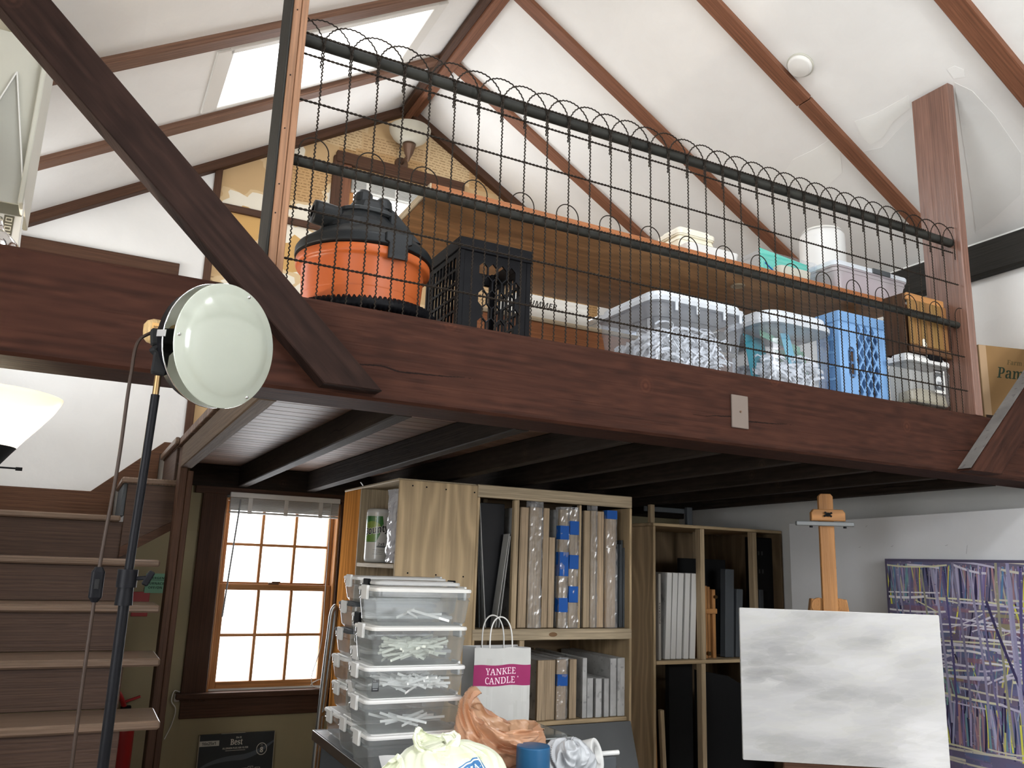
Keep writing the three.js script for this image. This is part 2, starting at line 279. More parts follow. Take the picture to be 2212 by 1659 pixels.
SKY.forEach(([x0, x1, z0, z1], i) => {
  const w = structGroup('window_' + (i + 4)); const P = (x, z, up) => V(x - 0.62 / nl * up, yL(x) + up / nl, z);
  const fr = []; const c = 0.02;
  for (const [a, b] of [[P(x0 - 0.02, z0, -0.006), P(x0 - 0.02, z1, -0.006)], [P(x1 + 0.02, z0, -0.006), P(x1 + 0.02, z1, -0.006)]]) fr.push(bar(a, b, 0.085, 0.014, V(-0.62, 1, 0).normalize()));
  part(w, 'frame', fr, M.paint);
  part(w, 'frame', [bar(P(x0, z0 + 0.012, -0.003), P(x1, z0 + 0.012, -0.003), 0.03, 0.02, V(-0.62, 1, 0).normalize()), bar(P(x0, z1 - 0.015, -0.003), P(x1, z1 - 0.015, -0.003), 0.04, 0.02, V(-0.62, 1, 0).normalize())], M.paint);
  const g = bar(P(x0 - 0.03, (z0 + z1) / 2, 0.1), P(x1 + 0.03, (z0 + z1) / 2, 0.1), z1 - z0 + 0.06, 0.006, V(-0.62, 1, 0).normalize(), 0.0005);
  part(w, 'pane', g, M.glass);
});
// glazing of the unseen windows
for (const [n, x0, x1, y0, y1] of [[7, 2.2, 3.4, -0.2, 1.0], [8, 1.1, 2.7, 1.45, 2.05]]) { const w = structGroup('window_' + n); part(w, 'frame', [B(x0, x0 + 0.05, y0, y1, ZF + 0.04, ZF + 0.1), B(x1 - 0.05, x1, y0, y1, ZF + 0.04, ZF + 0.1), B((x0 + x1) / 2 - 0.03, (x0 + x1) / 2 + 0.03, y0, y1, ZF + 0.04, ZF + 0.1), B(x0, x1, y0, y0 + 0.05, ZF + 0.04, ZF + 0.1), B(x0, x1, y1 - 0.05, y1, ZF + 0.04, ZF + 0.1)], M.trim); part(w, 'pane', B(x0 + 0.04, x1 - 0.04, y0 + 0.04, y1 - 0.04, ZF + 0.068, ZF + 0.072), M.glass); }
{ const w = structGroup('window_11'); part(w, 'frame', [B(XL - 0.1, XL - 0.05, -0.4, -0.35, -1.3, -0.3), B(XL - 0.1, XL - 0.05, 0.75, 0.8, -1.3, -0.3), B(XL - 0.1, XL - 0.05, -0.4, 0.8, -1.3, -1.25), B(XL - 0.1, XL - 0.05, -0.4, 0.8, -0.35, -0.3), B(XL - 0.1, XL - 0.05, 0.18, 0.22, -1.3, -0.3)], M.trim); part(w, 'pane', B(XL - 0.078, XL - 0.074, -0.37, 0.77, -1.27, -0.33), M.glass); }
{ const w = structGroup('window_9'); part(w, 'frame', [B(XL - 0.1, XL - 0.05, 0.99, 1.04, -4.8, -4.0), B(XL - 0.1, XL - 0.05, 1.44, 1.49, -4.8, -4.0), B(XL - 0.1, XL - 0.05, 0.99, 1.49, -4.8, -4.75), B(XL - 0.1, XL - 0.05, 0.99, 1.49, -4.05, -4.0)], M.trim); part(w, 'pane', B(XL - 0.078, XL - 0.074, 1.02, 1.46, -4.77, -4.03), M.glass); }

// olive lower back wall, under the loft
struct('wall_lower', [B(XL, 0.733, FLOOR, 0.13, ZB, ZB + 0.012, 'x', 0.001), B(0.4, 0.62, 0.13, 0.5, ZB, ZB + 0.012, 'x', 0.001), B(0.62, 1.42, FLOOR, -0.8, ZB, ZB + 0.0121, 'x', 0.001), B(1.42, XR, FLOOR, 0.48, ZB, ZB + 0.012, 'x', 0.001)], M.olive);

// torn papered gable above the loft
const paperTex = canvasTex(1536, 1024, (x, w, h) => {
  x.fillStyle = '#bfa177'; x.fillRect(0, 0, w, h);
  for (let i = 0; i < 34; i++) {                                      // pasted sheets of faded print in slightly different tans
    const sx = rnd() * w, sy = rnd() * h, sw = rr(120, 300), sh = rr(110, 260), t = rr(-0.06, 0.06);
    x.save(); x.translate(sx, sy); x.rotate(t); x.fillStyle = ['#c4a67d', '#b89568', '#ccb28a', '#b08c5f'][i % 4]; x.fillRect(-sw / 2, -sh / 2, sw, sh);
    x.fillStyle = 'rgba(96,68,38,0.5)';
    for (let yy = -sh / 2 + 10; yy < sh / 2 - 8; yy += 11) for (let xx = -sw / 2 + 8; xx < sw / 2 - 12;) { const l = rr(5, 22); x.fillRect(xx, yy + rr(-1, 1), Math.min(l, sw / 2 - 8 - xx), rr(2, 4)); xx += l + rr(3, 7); }
    x.restore();
  }
  const blob = (bx, by, br, st, c) => { x.fillStyle = c; x.beginPath(); for (let k = 0; k <= 40; k++) { const a = k / 40 * 6.2832, r = br * (0.6 + 0.8 * noise(7 + 3 * Math.cos(a) + bx * 0.01, 5 + 3 * Math.sin(a) + by * 0.01)); x.lineTo(bx + Math.cos(a) * r * st, by + Math.sin(a) * r); } x.fill(); };
  for (const [bx, by, br, st] of [[150, 330, 70, 0.6], [185, 400, 60, 0.7], [235, 300, 45, 0.9], [120, 560, 60, 2.0], [330, 560, 70, 1.8], [250, 640, 60, 1.4], [60, 700, 90, 0.9], [420, 470, 60, 1.3], [470, 620, 90, 1.2], [330, 800, 100, 1.2], [150, 860, 120, 1.2], [500, 850, 110, 1]]) { blob(bx, by, br, st, '#cdb48c'); blob(bx + 4, by - 3, br * 0.82, st, '#ded7c6'); }
  for (const [bx, by, br, st] of [[80, 620, 50, 2], [300, 700, 60, 1.5], [420, 720, 70, 1.2], [120, 760, 60, 1.6]]) blob(bx, by, br, st, '#c0995f');
  x.fillStyle = 'rgba(214,196,160,0.55)'; x.fillRect(620, 200, 26, 420); x.fillRect(1010, 330, 140, 260);
});
{
  const g = ext(poly([[0.50, 0.6], [3.3, 0.6], [3.3, yR(3.3) - 0.02], [RX, RY - 0.02], [0.50, yL(0.5) - 0.02]], [rect(1.31, 1.985, 1.945, 2.58)]), 0.006).translate(0, 0, ZB);
  const u = g.attributes.uv; for (let i = 0; i < u.count; i++) u.setXY(i, (u.getX(i) - 0.5) / 2.8, (u.getY(i) - 1.3) / 1.867);
  paperTex.wrapS = paperTex.wrapT = THREE.RepeatWrapping;
  struct('wall_papered', g, mat(0xffffff, { map: paperTex, roughness: 0.9 }));
}
// gable trims, battens and window casings
struct('trim_1', bar(V(XL, yL(XL) - 0.03, ZB + 0.03), V(RX, RY - 0.03, ZB + 0.03), 0.06, 0.06), M.trim);
struct('trim_2', bar(V(RX, RY - 0.03, ZB + 0.03), V(XR, yR(XR) - 0.03, ZB + 0.03), 0.06, 0.06), M.trim);
struct('trim_3', B(0.462, 0.505, 0.56, 2.4, ZB, ZB + 0.03), M.trim);
struct('trim_4', B(0.505, 1.19, 2.085, 2.13, ZB, ZB + 0.025), M.trim);
struct('trim_5', B(XL, 0.325, 1.45, 1.683, ZB, ZB + 0.04), M.trim);
{ // upper window
  const w = structGroup('window_2');
  part(w, 'casing', B(1.185, 1.245, 1.9, 2.63, ZB + 0.006, ZB + 0.04), M.trim); part(w, 'casing', B(1.245, 1.31, 1.9, 2.585, ZB + 0.006, ZB + 0.03), M.rafter);
  part(w, 'casing', B(1.985, 2.05, 1.9, 2.585, ZB + 0.006, ZB + 0.03), M.rafter);
  part(w, 'header', B(1.2, 2.13, 2.585, 2.665, ZB + 0.006, ZB + 0.05), M.trim);
  for (const [x0, x1, y0, y1] of [[1.315, 1.355, 1.95, 2.575], [1.94, 1.98, 1.95, 2.575], [1.355, 1.94, 2.54, 2.575], [1.355, 1.94, 1.95, 2.0]]) part(w, 'sash', B(x0, x1, y0, y1, ZB - 0.09, ZB - 0.04), M.sash);
  part(w, 'pane', B(1.34, 1.955, 1.98, 2.55, ZB - 0.068, ZB - 0.064, 'x', 0.001), M.glass);
}
const blindMat = mat(col(0.6, 0.6, 0.57), { roughness: 0.5 });
function blind(label, x0, x1, yT, n, z, st = 0.0085) {
  const b = thing('window_blind', label, 'blind', [(x0 + x1) / 2, yT, z]);
  part(b, 'head_rail', B(x0, x1, yT - 0.03, yT, z - 0.02, z + 0.02), M.paint);
  for (let i = 0; i < n; i++) part(b, 'slat', B(x0 + 0.004, x1 - 0.004, yT - 0.036 - i * st, yT - 0.033 - i * st, z - 0.015, z + 0.015, 'x', 0.001), blindMat);
  const yb = yT - 0.036 - n * st; part(b, 'bottom_rail', B(x0 + 0.004, x1 - 0.004, yb - 0.012, yb, z - 0.012, z + 0.012), blindMat);
  for (const f of [0.18, 0.5, 0.82]) { const x = x0 + (x1 - x0) * f; part(b, 'ladder_tape', B(x - 0.012, x + 0.012, yb - 0.014, yT - 0.03, z + 0.0135, z + 0.0155, 'y', 0.0006), M.paint); }
  return b;
}
blind('white slatted blind pulled half up in the upper gable window', 1.325, 1.97, 2.572, 12, ZB - 0.02);
{ // lower window: two sashes of six panes
  const w = structGroup('window_1');
  part(w, 'casing', B(0.605, 0.735, -0.79, 0.42, ZB + 0.012, ZB + 0.045), M.trim); part(w, 'casing', B(1.415, 1.53, -0.79, 0.42, ZB + 0.012, ZB + 0.045), M.trim);
  part(w, 'header', B(0.56, 1.58, 0.345, 0.45, ZB + 0.012, ZB + 0.05), M.trim);
  part(w, 'sill', B(0.58, 1.56, -0.775, -0.745, ZB - 0.06, ZB + 0.075), M.trim);
  part(w, 'apron', B(0.61, 1.53, -0.88, -0.775, ZB + 0.012, ZB + 0.035), M.trim);
  part(w, 'jamb', [B(0.735, 0.747, -0.745, 0.33, ZB - T, ZB + 0.03), B(1.403, 1.415, -0.745, 0.33, ZB - T, ZB + 0.03), B(0.747, 1.403, 0.318, 0.33, ZB - T, ZB + 0.03)], M.sash);
  const sash = (y0, y1, z, st) => {
    const s = part(w, 'sash', [B(0.748, 0.748 + st, y0, y1, z - 0.018, z + 0.018), B(1.402 - st, 1.402, y0, y1, z - 0.018, z + 0.018), B(0.748 + st, 1.402 - st, y0, y0 + 0.045, z - 0.018, z + 0.018), B(0.748 + st, 1.402 - st, y1 - 0.035, y1, z - 0.018, z + 0.018)], M.sash);
    const gx0 = 0.748 + st, gx1 = 1.402 - st, gy0 = y0 + 0.045, gy1 = y1 - 0.035, dx = (gx1 - gx0) / 3, my = (gy0 + gy1) / 2;
    for (const i of [1, 2]) part(s, 'muntin', B(gx0 + i * dx - 0.008, gx0 + i * dx + 0.008, gy0, gy1, z - 0.012, z + 0.014), M.sash);
    part(s, 'muntin', B(gx0, gx1, my - 0.008, my + 0.008, z - 0.012, z + 0.012), M.sash);
    for (let i = 0; i < 3; i++) for (const [a, b] of [[gy0, my - 0.008], [my + 0.008, gy1]]) part(s, 'pane', B(gx0 + i * dx + (i ? 0.008 : 0), gx0 + (i + 1) * dx - (i < 2 ? 0.008 : 0), a, b, z - 0.002, z + 0.002, 'x', 0.0006), M.glass);
    return s;
  };
  sash(-0.195, 0.316, ZB - 0.07, 0.03);
  const low = sash(-0.744, -0.16, ZB - 0.03, 0.04);
  part(low, 'sash_lock', [B(1.03, 1.09, -0.16, -0.15, ZB - 0.035, ZB - 0.012), B(1.05, 1.1, -0.15, -0.143, ZB - 0.03, ZB - 0.018)], M.bronze);
}
{
  const b = blind('white slatted blind raised to the top of the lower window', 0.75, 1.4, 0.36, 16, ZB + 0.048, 0.0045);
  part(b, 'wand', tube([V(0.81, 0.32, ZB + 0.068), V(0.79, -0.05, ZB + 0.066), V(0.775, -0.34, ZB + 0.064)], 0.005), mat(col(0.3, 0.31, 0.31)));
  const c = []; c.push(tube(curve([[1.345, 0.33, ZB + 0.067], [1.35, -0.2, ZB + 0.066], [1.35, -0.5, ZB + 0.066], [1.31, -0.69, ZB + 0.066], [1.335, -0.735, ZB + 0.055], [1.4, -0.725, ZB + 0.055], [1.38, -0.69, ZB + 0.06], [1.31, -0.72, ZB + 0.063], [1.36, -0.738, ZB + 0.06], [1.41, -0.715, ZB + 0.06]], 90), 0.0025, 5));
  part(b, 'pull_cord', c, M.paint);
}

// ------------------------------------------------------------------ roof timbers
const rz = [-4.355, -3.545, -2.705, -1.865, -1.02];
const ordL = ['along the lower edge of the skylight', 'along the upper edge of the skylight'];
rz.slice(0, 2).forEach((z, i) => solo('rafter', 'brown rafter on the left roof slope, ' + ordL[i], 'rafter', bar(V(XL, yL(XL) - 0.018, z), V(RX - 0.05, yL(RX - 0.05) - 0.018, z), 0.085, 0.035, V(-0.62, 1, 0).normalize()), M.rafterLeft, [RX, yL(RX), z]));
[-1.865, -1.02, 0.1, 1.05].forEach((z) => struct('trim_' + (10 + Math.round(z * 3)), bar(V(XL, yL(XL) - 0.018, z), V(RX - 0.05, yL(RX - 0.05) - 0.018, z), 0.085, 0.035, V(-0.62, 1, 0).normalize()), M.rafter));
const ordR = ['nearest the back gable, ending behind the cream tub', 'second from the back gable, ending above the teal box', 'third from the back gable with a joint halfway', 'nearest the camera at the top right'];
rz.slice(0, 4).forEach((z, i) => {
  const o = thing('rafter', 'rafter on the right roof slope, ' + ordR[i], 'rafter', [RX, yR(RX), z]), R = (x) => V(x, yR(x) - 0.014, z), up = V(0.575, 1, 0).normalize(), w = i === 3 ? 0.1 : 0.085;
  if (i === 2) { part(o, 'board', bar(R(RX + 0.05), R(3.0), w, 0.028, up), M.rafter); part(o, 'board', bar(R(3.004), R(3.9), w - 0.006, 0.028, up), M.rafter); }
  else part(o, 'board', bar(R(RX + 0.05), R(4.04), w, 0.028, up), M.rafter);
});
[-1.02, 0.1, 1.05].forEach((z) => struct('trim_' + (30 + Math.round(z * 3)), bar(V(RX + 0.05, yR(RX + 0.05) - 0.014, z), V(4.04, yR(4.04) - 0.014, z), 0.085, 0.028, V(0.575, 1, 0).normalize()), M.rafter));
{
  const o = thing('ridge_beam', 'brown ridge beam along the peak of the ceiling', 'beam', [RX, RY, 0]);
  part(o, 'board', B(RX - 0.02, RX + 0.02, RY - 0.1, RY - 0.025, ZB, ZF, 'z'), M.rafter);
  part(o, 'board', B(RX - 0.065, RX - 0.02, RY - 0.082, RY - 0.045, ZB + 0.06, ZF, 'z'), M.trim); part(o, 'board', B(RX + 0.02, RX + 0.065, RY - 0.082, RY - 0.045, ZB + 0.06, ZF, 'z'), M.rafter);
}
solo('wall_plate', 'rough blackened timber plate along the top of the right wall', 'beam', B(3.99, XR, 1.555, 1.735, ZB, ZF, 'z', 0.012), M.charred, [XR, 1.555, 0]);
{ const s = thing('smoke_detector', 'round white detector on the ceiling beside the jointed rafter, cut by the top edge', 'detector', [2.86, yR(2.86), -2.59], { local: true });
  const a = new THREE.Quaternion().setFromUnitVectors(V(0, 1, 0), V(-0.575, -1, 0).normalize());
  const b = part(s, 'body', lathe([[0, 0], [0.06, 0], [0.06, 0.016], [0.05, 0.03], [0, 0.034]]), M.paint); b.quaternion.copy(a); const c = part(s, 'base_ring', lathe([[0.06, 0], [0.066, 0], [0.066, 0.008], [0.06, 0.008]]), M.creamPaint); c.quaternion.copy(a); }

// ------------------------------------------------------------------ the loft
const ZP = -2.1, BT = 0.675, BB = 0.42, LF = 0.545;     // front plane, beam top and bottom, loft floor
{
  const o = thing('loft_beam', 'massive dark brown timber beam carrying the loft across the picture', 'beam', [1.67, BB, ZP]); o.userData.kind = 'thing';
  part(o, 'timber', B(XL, XR, BB, BT, ZP - 0.18, ZP, 'x', 0.008), M.beam);
}
{
  const o = thing('outlet_cover', 'small brown cover plate on the face of the loft beam', 'outlet', [1.948, 0.48, ZP]);
  part(o, 'plate', B(1.911, 1.984, 0.48, 0.594, ZP, ZP + 0.007), mat(col(0.14, 0.11, 0.09), { roughness: 0.5 }));
  part(o, 'screw', at(cyl(0.004, 0.004, 0.003, 8), 1.948, 0.537, ZP + 0.0075, Math.PI / 2), M.bronze);
}
// braces on the front of the beam
function brace(label, pts, m) { const g = uvBox(ext(poly(pts), 0.058, 0.003), 'x'); return solo('diagonal_brace', label, 'brace', g.translate(0, 0, ZP), m, [pts[0][0], pts[0][1], ZP]); }
{
  const d = V(-0.405, 0.385, 0).normalize();
  const p = (s, t) => { const a = V(0.505 + t * 0.155, 0.436, 0).addScaledVector(d, s); return [a.x, a.y]; };
  const b1 = brace('dark diagonal brace rising to the left from the loft beam', [p(0, 0), p(0, 1), p(1.62, 1), p(1.55, 0)], M.brace);
  // grain along the brace
  const q = b1.geometry.attributes, c = Math.cos(-0.76), s = Math.sin(-0.76); for (let i = 0; i < q.uv.count; i++) { const u = q.uv.getX(i), v = q.uv.getY(i); q.uv.setXY(i, u * c + v * s + 0.4, -u * s + v * c); }
  const e = V(0.5286, 0.4935, 0).normalize(), r = (s, t) => { const a = V(3.085 + t * 0.2, 0.4255, 0).addScaledVector(e, s); return [a.x, a.y]; };
  const b2 = brace('dark brown diagonal brace rising to the right from the loft beam', [r(0, 0), r(0, 1), r(1.045, 1), r(1.318, 0)], M.beam);
  { const m = new THREE.Mesh(bar(V(-0.002, 0.004, 0.03).addScaledVector(e, 0.01), V(-0.002, 0.004, 0.03).addScaledVector(e, 1.25), 0.056, 0.0016, V(-0.683, 0.731, 0), 0.0003), mat(col(0.2, 0.185, 0.17), { roughness: 0.95, map: grime })); m.name = 'dusty_edge'; m.castShadow = m.receiveShadow = true; b2.add(m); }
  const q2 = b2.geometry.attributes; for (let i = 0; i < q2.uv.count; i++) { const u = q2.uv.getX(i), v = q2.uv.getY(i); q2.uv.setXY(i, (u + v) * 0.707, (v - u) * 0.707); }
}
// loft floor: boards seen from below between the joists
{
  const fl = structGroup('loft_floor');
  let i = 0; for (let z = -2.285; z > ZB + 0.02; z -= 0.083, i++) part(fl, 'plank', B(0.372, XR, LF - 0.035, LF - rr(0, 0.001), Math.max(z - 0.0815, ZB + 0.006), z, 'x', 0.0025), M.boards[i % 3]);
}
const jl = ['first from the stairs, ending at the stair post', 'second from the stairs, bright along its underside', 'third from the stairs, above the plywood cabinet', 'fourth from the stairs, above the canvas rack', 'fifth from the stairs', 'sixth from the stairs', 'seventh from the stairs', 'eighth from the stairs, above the grey stored frame', 'ninth from the stairs, behind the easel mast'];
for (let i = 0; i < 9; i++) {
  const x = 0.39 + i * 0.398, end = i === 0 ? -4.18 : ZB + 0.075;
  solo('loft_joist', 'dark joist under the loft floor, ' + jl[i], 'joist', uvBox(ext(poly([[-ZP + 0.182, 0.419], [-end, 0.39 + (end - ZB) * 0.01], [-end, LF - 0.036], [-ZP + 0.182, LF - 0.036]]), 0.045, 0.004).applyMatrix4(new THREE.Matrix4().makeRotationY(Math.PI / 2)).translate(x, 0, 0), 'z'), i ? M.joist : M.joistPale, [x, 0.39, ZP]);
}
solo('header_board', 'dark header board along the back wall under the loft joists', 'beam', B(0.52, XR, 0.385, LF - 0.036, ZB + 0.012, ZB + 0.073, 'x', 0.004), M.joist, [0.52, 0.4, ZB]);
// posts of the railing
{
  const o = thing('railing_post', 'narrow brown post at the left end of the wire railing', 'post', [0.365, BT, ZP]);
  part(o, 'board', B(0.345, 0.3655, BT, 2.35, ZP - 0.15, ZP, 'y', 0.002), M.postEdge); part(o, 'board', B(0.367, 0.386, BT, 2.36, ZP - 0.15, ZP - 0.002, 'y', 0.002), M.postEdge);
  part(o, 'side_board', B(0.338, 0.345, BT, 2.34, ZP - 0.15, ZP - 0.006, 'y', 0.001), M.charred);
  for (let i = 0; i < 9; i++) part(o, 'nail', at(cyl(0.002, 0.002, 0.002, 6), 0.355 + rr(-0.004, 0.004), 0.85 + i * 0.16 + rr(-0.04, 0.04), ZP + 0.0008, Math.PI / 2), M.blackMatt);
  const p = thing('railing_post', 'wide reddish brown post at the right end of the wire railing', 'post', [3.27, BT, ZP]);
  part(p, 'board', uvBox(ext(poly([[2.1, BT], [2.284, BT], [2.284, yR(3.27) - 0.008], [2.1, yR(3.27) - 0.008]]), 0.04, 0.003), 'y').applyMatrix4(new THREE.Matrix4().makeRotationY(Math.PI / 2)).translate(3.249, 0, 0), M.post);
}
// ------------------------------------------------------------------ woven wire railing
{
  const Z = -2.128, P = 0.0823, X0 = 0.4427, N = 34, RAIL1 = 1.44, RAIL2 = 1.083, PIPE1 = 1.453, PIPE2 = 1.0765, LOW = 0.6765;
  const o = thing('wire_railing', 'black looped wire railing on two pipes along the loft edge', 'railing', [1.82, LOW, Z]);
  const pipe = (y, x1, r) => part(o, 'rail_pipe', tube(Array.from({ length: 9 }, (_, i) => V(0.386 + (x1 - 0.386) * i / 8, y + 0.002 * Math.sin(i * 2.1), Z - 0.022)), r, 12), M.pipe);
  pipe(PIPE1, 3.2475, 0.0185); pipe(PIPE2, 3.2475, 0.0145);
  const crimp = (y) => 0.0016 * Math.sin(y * 2 * Math.PI / 0.0125);
  // tall hoop: a leg down to the beam, an arch over two spaces, a short tail; geometry shared by all
  const hoopPts = [], R = P - 0.001, dy = 0.012;
  for (let y = LOW; y < RAIL1; y += 0.0021) hoopPts.push(V(-P + crimp(y) + 0.0022, y, 0));
  for (let k = 0; k <= 72; k++) { const a = Math.PI * (1 - k / 72); hoopPts.push(V(Math.cos(a) * (R + 0.0013 * Math.sin(k * 1.57)), RAIL1 - 0.006 + Math.sin(a) * (R * 1.0 + 0.0013 * Math.sin(k * 1.57)), 0.0025 - 0.005 * k / 72)); }
  for (let y = RAIL1 - 0.004; y > RAIL1 - 0.075; y -= 0.0021) hoopPts.push(V(P + crimp(y) - 0.0022, y, -0.0025));
  const hoop = tube(hoopPts, 0.0023, 5); hoop.userData.placed = true;
  for (let i = -1; i <= N; i++) { // centres sit on every wire
    const m = part(o, i === 0 ? 'wire_hoop' : 'wire_hoop', hoop, M.wire); m.position.set(X0 + i * P - 1.82, -LOW, (i % 2) * 0.0015);
    if (i < 1) { // the first hoops are cut by the post: only the arch to the right of it is left
      const cut = hoopPts.filter((q) => q.x + X0 + i * P > 0.388); const g = tube(cut, 0.0021, 5); g.userData.placed = true; m.geometry = g;
    }
    if (i > N - 2) { const cut = hoopPts.filter((q) => q.x + X0 + i * P < 3.245); const g = tube(cut, 0.0021, 5); g.userData.placed = true; m.geometry = g; }
  }
  // short hoops between the tall ones, up to the lower pipe
  const sp = [], r2 = P / 2;
  for (let y = LOW; y < RAIL2 + 0.02; y += 0.0021) sp.push(V(-r2 + crimp(y), y, 0));
  for (let k = 0; k <= 24; k++) { const a = Math.PI * (1 - k / 24); sp.push(V(Math.cos(a) * r2, RAIL2 + 0.02 + Math.sin(a) * r2, 0)); }
  for (let y = RAIL2 + 0.019; y > LOW; y -= 0.0021) sp.push(V(r2 + crimp(y), y, 0));
  const short = tube(sp, 0.0019, 5); short.userData.placed = true;
  for (let i = 0; i <= N; i += 2) { const m = part(o, 'wire_hoop', short, M.wire); m.position.set(X0 + i * P - 1.82, -LOW, 0.002); }
  // twisted pairs running along
  const twist = (y, x1, sag = 0) => {
    const a = [], b = []; for (let x = 0.389; x <= x1; x += 0.0032) { const ph = x * 2 * Math.PI / 0.026, eye = 0.0019, yy = y + sag * Math.sin((x - 0.389) / (x1 - 0.389) * 3.1416); a.push(V(x, yy + eye * Math.sin(ph), Z + 0.004 + eye * Math.cos(ph))); b.push(V(x, yy - eye * Math.sin(ph), Z + 0.004 - eye * Math.cos(ph))); }
    part(o, 'twisted_wire', [tube(a, 0.0019, 5), tube(b, 0.0019, 5)], M.wire);
  };
  twist(1.4585, 3.05, -0.002); twist(1.392, 3.22); twist(1.249, 3.24); twist(1.0795, 3.1); twist(0.927, 3.24); twist(0.779, 3.24);
}
// ------------------------------------------------------------------ staircase at the left
{
  const o = thing('staircase', 'dark brown stairs climbing along the left to a landing and turning up to the loft', 'stairs', [-0.2, FLOOR, -3.3]);
  const tr = wood(col(0.25, 0.17, 0.12), { roughness: 0.3 }), rs = wood(col(0.105, 0.062, 0.043), { roughness: 0.55 });
  for (let k = -5; k <= 3; k++) {
    const h = -0.578 + k * 0.182, z = -3.3 - k * 0.257;
    const g = B(XL + 0.004, 0.34, h - 0.03, h, z - 0.285, z, 'x', 0.009); part(o, 'tread', g, tr);
    part(o, 'riser', B(XL + 0.004, 0.215, h - 0.182, h - 0.03, z - 0.05, z - 0.032, 'x'), rs);
  }
  part(o, 'landing', B(XL + 0.004, 0.165, 0.137, 0.165, ZB + 0.04, -4.328, 'x', 0.008), tr);
  part(o, 'riser', B(XL + 0.004, 0.215, -0.047, 0.137, -4.378, -4.36, 'x'), rs);
  part(o, 'stringer', uvBox(ext(poly([[0.15, FLOOR + 0.001], [0.15, FLOOR + 0.001], [0.2, FLOOR + 0.001], [0.2, FLOOR + 0.1]]), 0.01), 'y').translate(0, 0, -4.4), rs);
  // the upper flight turning right along the back wall
  part(o, 'riser', B(0.16, 0.178, 0.165, 0.32, ZB + 0.04, -4.36, 'z'), M.slate);
  part(o, 'tread', B(0.148, 0.42, 0.32, 0.349, ZB + 0.04, -4.332, 'z', 0.008), tr);
  part(o, 'riser', B(0.375, 0.388, 0.349, 0.51, ZB + 0.04, -4.34, 'z'), rs);
  part(o, 'nosing', B(0.352, 0.371, 0.512, 0.545, ZB + 0.04, -4.2, 'z', 0.008), tr);
  part(o, 'stringer', uvBox(ext(poly([[0.178, 0.02], [0.42, 0.165], [0.42, 0.318], [0.178, 0.318]]), 0.03, 0.002), 'x').translate(0, 0, -4.375), rs);
  part(o, 'stringer', uvBox(ext(poly([[0.178, 0.02], [0.178, -0.03], [0.42, 0.125], [0.42, 0.165]]), 0.036, 0.002), 'x').translate(0, 0, -4.378), M.trim);
  // skirting on the wall follows the landing and the flight
  part(o, 'skirting', uvBox(ext(poly([[XL + 0.004, 0.166], [0.147, 0.166], [0.147, 0.35], [0.35, 0.35], [0.35, 0.548], [0.42, 0.548], [0.42, 0.617], [0.365, 0.617], [0.025, 0.314], [XL + 0.004, 0.314]]), 0.02, 0.002), 'x').translate(0, 0, ZB + 0.014), wood(col(0.15, 0.07, 0.036)));
}
{
  const o = thing('stair_post', 'tall dark brown post beside the stairs holding the first loft joist', 'post', [0.42, FLOOR, -4.26]);
  part(o, 'board', B(0.388, 0.422, FLOOR, 0.508, -4.33, -4.2, 'y'), M.trim); part(o, 'board', B(0.4235, 0.45, FLOOR, 0.389, -4.325, -4.2, 'y'), M.trim);
}
{ // things on the olive wall under the upper flight
  const t = canvasTex(256, 256, (x) => { x.fillStyle = '#7fae93'; x.fillRect(0, 0, 256, 256); x.fillStyle = '#22382f'; x.font = 'bold 40px sans-serif'; x.fillText('EMERGENCY', 8, 74, 236); x.fillRect(10, 84, 232, 5); x.font = 'bold 42px sans-serif'; x.fillText('FURNACE', 20, 146, 180); x.fillText('OFF/ON', 34, 200, 150); });
  const g = new THREE.BoxGeometry(0.125, 0.105, 0.0008); const p = g.attributes.position; for (let i = 0; i < p.count; i++) if (p.getY(i) < 0) p.setZ(i, p.getZ(i) + 0.008); g.computeVertexNormals();
  solo('sticky_note', 'green handwritten note on the olive wall under the stairs', 'note', g.translate(0.42, -0.165, ZB + 0.0135), mat(0xffffff, { map: t, roughness: 0.9 }), [0.42, -0.165, ZB + 0.0135]);
  const s = thing('furnace_switch', 'red switch plate on the olive wall beside the green note', 'switch', [0.345, -0.28, ZB + 0.012]);
  part(s, 'plate', B(0.305, 0.388, -0.342, -0.212, ZB + 0.012, ZB + 0.02, 'y', 0.003), M.red); part(s, 'toggle', B(0.341, 0.351, -0.285, -0.262, ZB + 0.02, ZB + 0.035, 'y', 0.002), M.red);
  const f = thing('fire_extinguisher', 'red fire extinguisher half hidden behind the lowest stair treads', 'extinguisher', [0.2, FLOOR, -4.75]);
  part(f, 'cylinder', lathe([[0, 0], [0.05, 0], [0.056, 0.02], [0.056, 0.3], [0.048, 0.345], [0.02, 0.365], [0.02, 0.385], [0, 0.385]], 28).translate(0.335, -1.22, -4.98), M.red);
  part(f, 'valve', B(0.31, 0.36, -0.836, -0.79, -5.0, -4.96), M.blackMatt); part(f, 'handle', bar(V(0.31, -0.775, -4.98), V(0.4, -0.745, -4.98), 0.02, 0.012), M.red);
  part(f, 'hose', tube(curve([[0.33, -0.8, -4.98], [0.29, -0.72, -4.93], [0.27, -0.7, -4.93], [0.255, -0.75, -4.93], [0.26, -1.0, -4.91]], 30), 0.013, 8), M.red);
  part(f, 'bracket', B(0.3, 0.37, -1.1, -1.06, ZB + 0.012, -5.03), M.steel);
}
